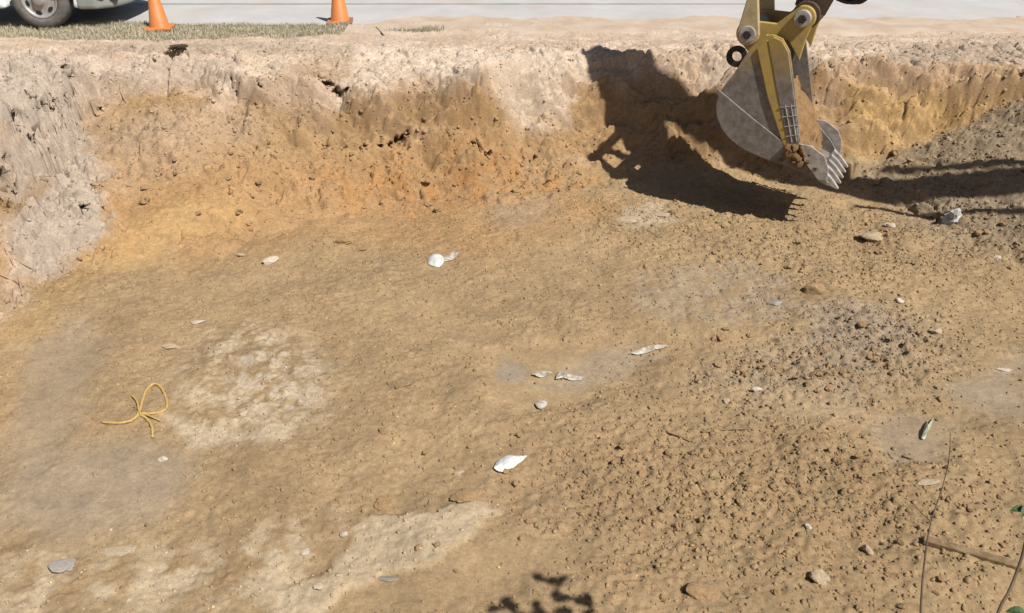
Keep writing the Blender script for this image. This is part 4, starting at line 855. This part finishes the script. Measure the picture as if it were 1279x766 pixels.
bm = bmesh.new(); d_ = (b_ - a_); L_ = d_.length; box(bm, (0, 0, 0), (L_, .055, .035)); bd = bm_obj('board', bm, WOOD, None, .006); bd.location = (a_ + b_) / 2 + Vector((0, 0, .022)); bd.rotation_euler = (0, -math.atan2(d_.z, math.hypot(d_.x, d_.y)), math.atan2(d_.y, d_.x)); tag(bd, 'narrow weathered board lying on the soil under the weeds', 'board')

# ------------------------------------------------------------------ weeds on the near bank
LEAF = mat('weed_leaf', (.05, .085, .025), (.075, .11, .04), 6, .5); STEM = mat('weed_stem', alb(120, 96, 72), alb(96, 74, 56), 12, .8)
def at(u, v, dep): return Vector(np.array([0, 0, CAM_H]) + ray(u, v) * dep)
def leaf(bm, p, d, l, w_):
    d = d.normalized(); s = d.cross(Vector((0, 0, 1))).normalized(); up = s.cross(d); prev = None
    for i in range(6):
        t = i / 5; ww = w_ * math.sin(math.pi * min(t * .92 + .06, 1)) * .5; c = p + d * l * t + up * (.10 * l * math.sin(math.pi * t) - .12 * l * t * t)
        row = (bm.verts.new(c - s * ww + up * ww * .3), bm.verts.new(c), bm.verts.new(c + s * ww + up * ww * .3))
        if prev: bm.faces.new((prev[0], prev[1], row[1], row[0])); bm.faces.new((prev[1], prev[2], row[2], row[1]))
        prev = row
def ground_end(p):                                  # run a stem down to the bank
    q = p.copy()
    return Vector((q.x, q.y, float(gz(q.x, q.y)) - .03))
pts = [at(1187, 540, 2.75), at(1185, 575, 2.7), at(1176, 612, 2.62), at(1163, 652, 2.55), at(1155, 700, 2.48), at(1150, 766, 2.38)]
low_ = pts[-1]; pts += [low_ + Vector((.0, -.12, -.22))]; pts += [ground_end(pts[-1])]
w1 = empty('weed', pts[-1]); tag(w1, 'thin bare weed stem rising in front of the long board', 'weed')
bm = bmesh.new(); tube(bm, [p - pts[-1] for p in catmull(pts, 5)], list(np.linspace(.0008, .0042, len(catmull(pts, 5)))), 6); bm_obj('stem', bm, STEM, w1, smooth=True)
tw = [at(1163, 652, 2.55), at(1150, 640, 2.56), at(1140, 628, 2.58)]; bm = bmesh.new(); tube(bm, [p - pts[-1] for p in tw], [.002, .0014, .0006], 5); bm_obj('side_twig', bm, STEM, w1)
# leafy weed just right of the frame, its leaves shade the floor
def sun_up(u, v, h): P = gp(u, v); return P + Vector((.58, -.54, 1)) * h
base = Vector((2.25, 1.72, 0)); base.z = float(gz(2.25, 1.72)) - .02
w2 = empty('leafy_weed', base); tag(w2, 'leafy green weed with brown stems growing on the near bank', 'weed')
targets = [sun_up(682, 727, 2.95), sun_up(628, 760, 2.95), sun_up(676, 764, 3.05), sun_up(700, 790, 2.9)]
for i, t_ in enumerate(targets):
    P = catmull([base, base.lerp(t_, .45) + Vector((.1, -.05, .15)), t_], 7); bm = bmesh.new(); tube(bm, [p - base for p in P], list(np.linspace(.009, .003, len(P))), 6); bm_obj('stem', bm, STEM, w2, smooth=True)
    for j in range(9):
        a = j * 2.4 + i; bm = bmesh.new(); pp = P[-1 - j // 2] - base; leaf(bm, pp, Vector((math.cos(a), math.sin(a), .1)), random.uniform(.09, .14), .065); bm_obj('leaf', bm, LEAF, w2)
P2 = [at(1243, 775, 2.0), at(1262, 735, 2.05), at(1278, 690, 2.08), at(1284, 650, 2.1)]; P2 = [ground_end(at(1235, 830, 1.95))] + P2; bm = bmesh.new(); tube(bm, [p - base for p in catmull(P2, 5)], .0035, 6); bm_obj('stem', bm, STEM, w2, smooth=True)
for (u, v, d, ln) in ((1288, 640, Vector((-1, .1, .1)), .05), (1292, 634, Vector((-.9, -.5, 0)), .05), (1290, 602, Vector((1, .2, -.05)), .08), (1285, 768, Vector((-1, .3, 0)), .05), (1290, 650, Vector((1, 0, .3)), .07)):
    bm = bmesh.new(); leaf(bm, at(u, v, 2.06) - base, d, ln, .028); bm_obj('leaf', bm, LEAF, w2)
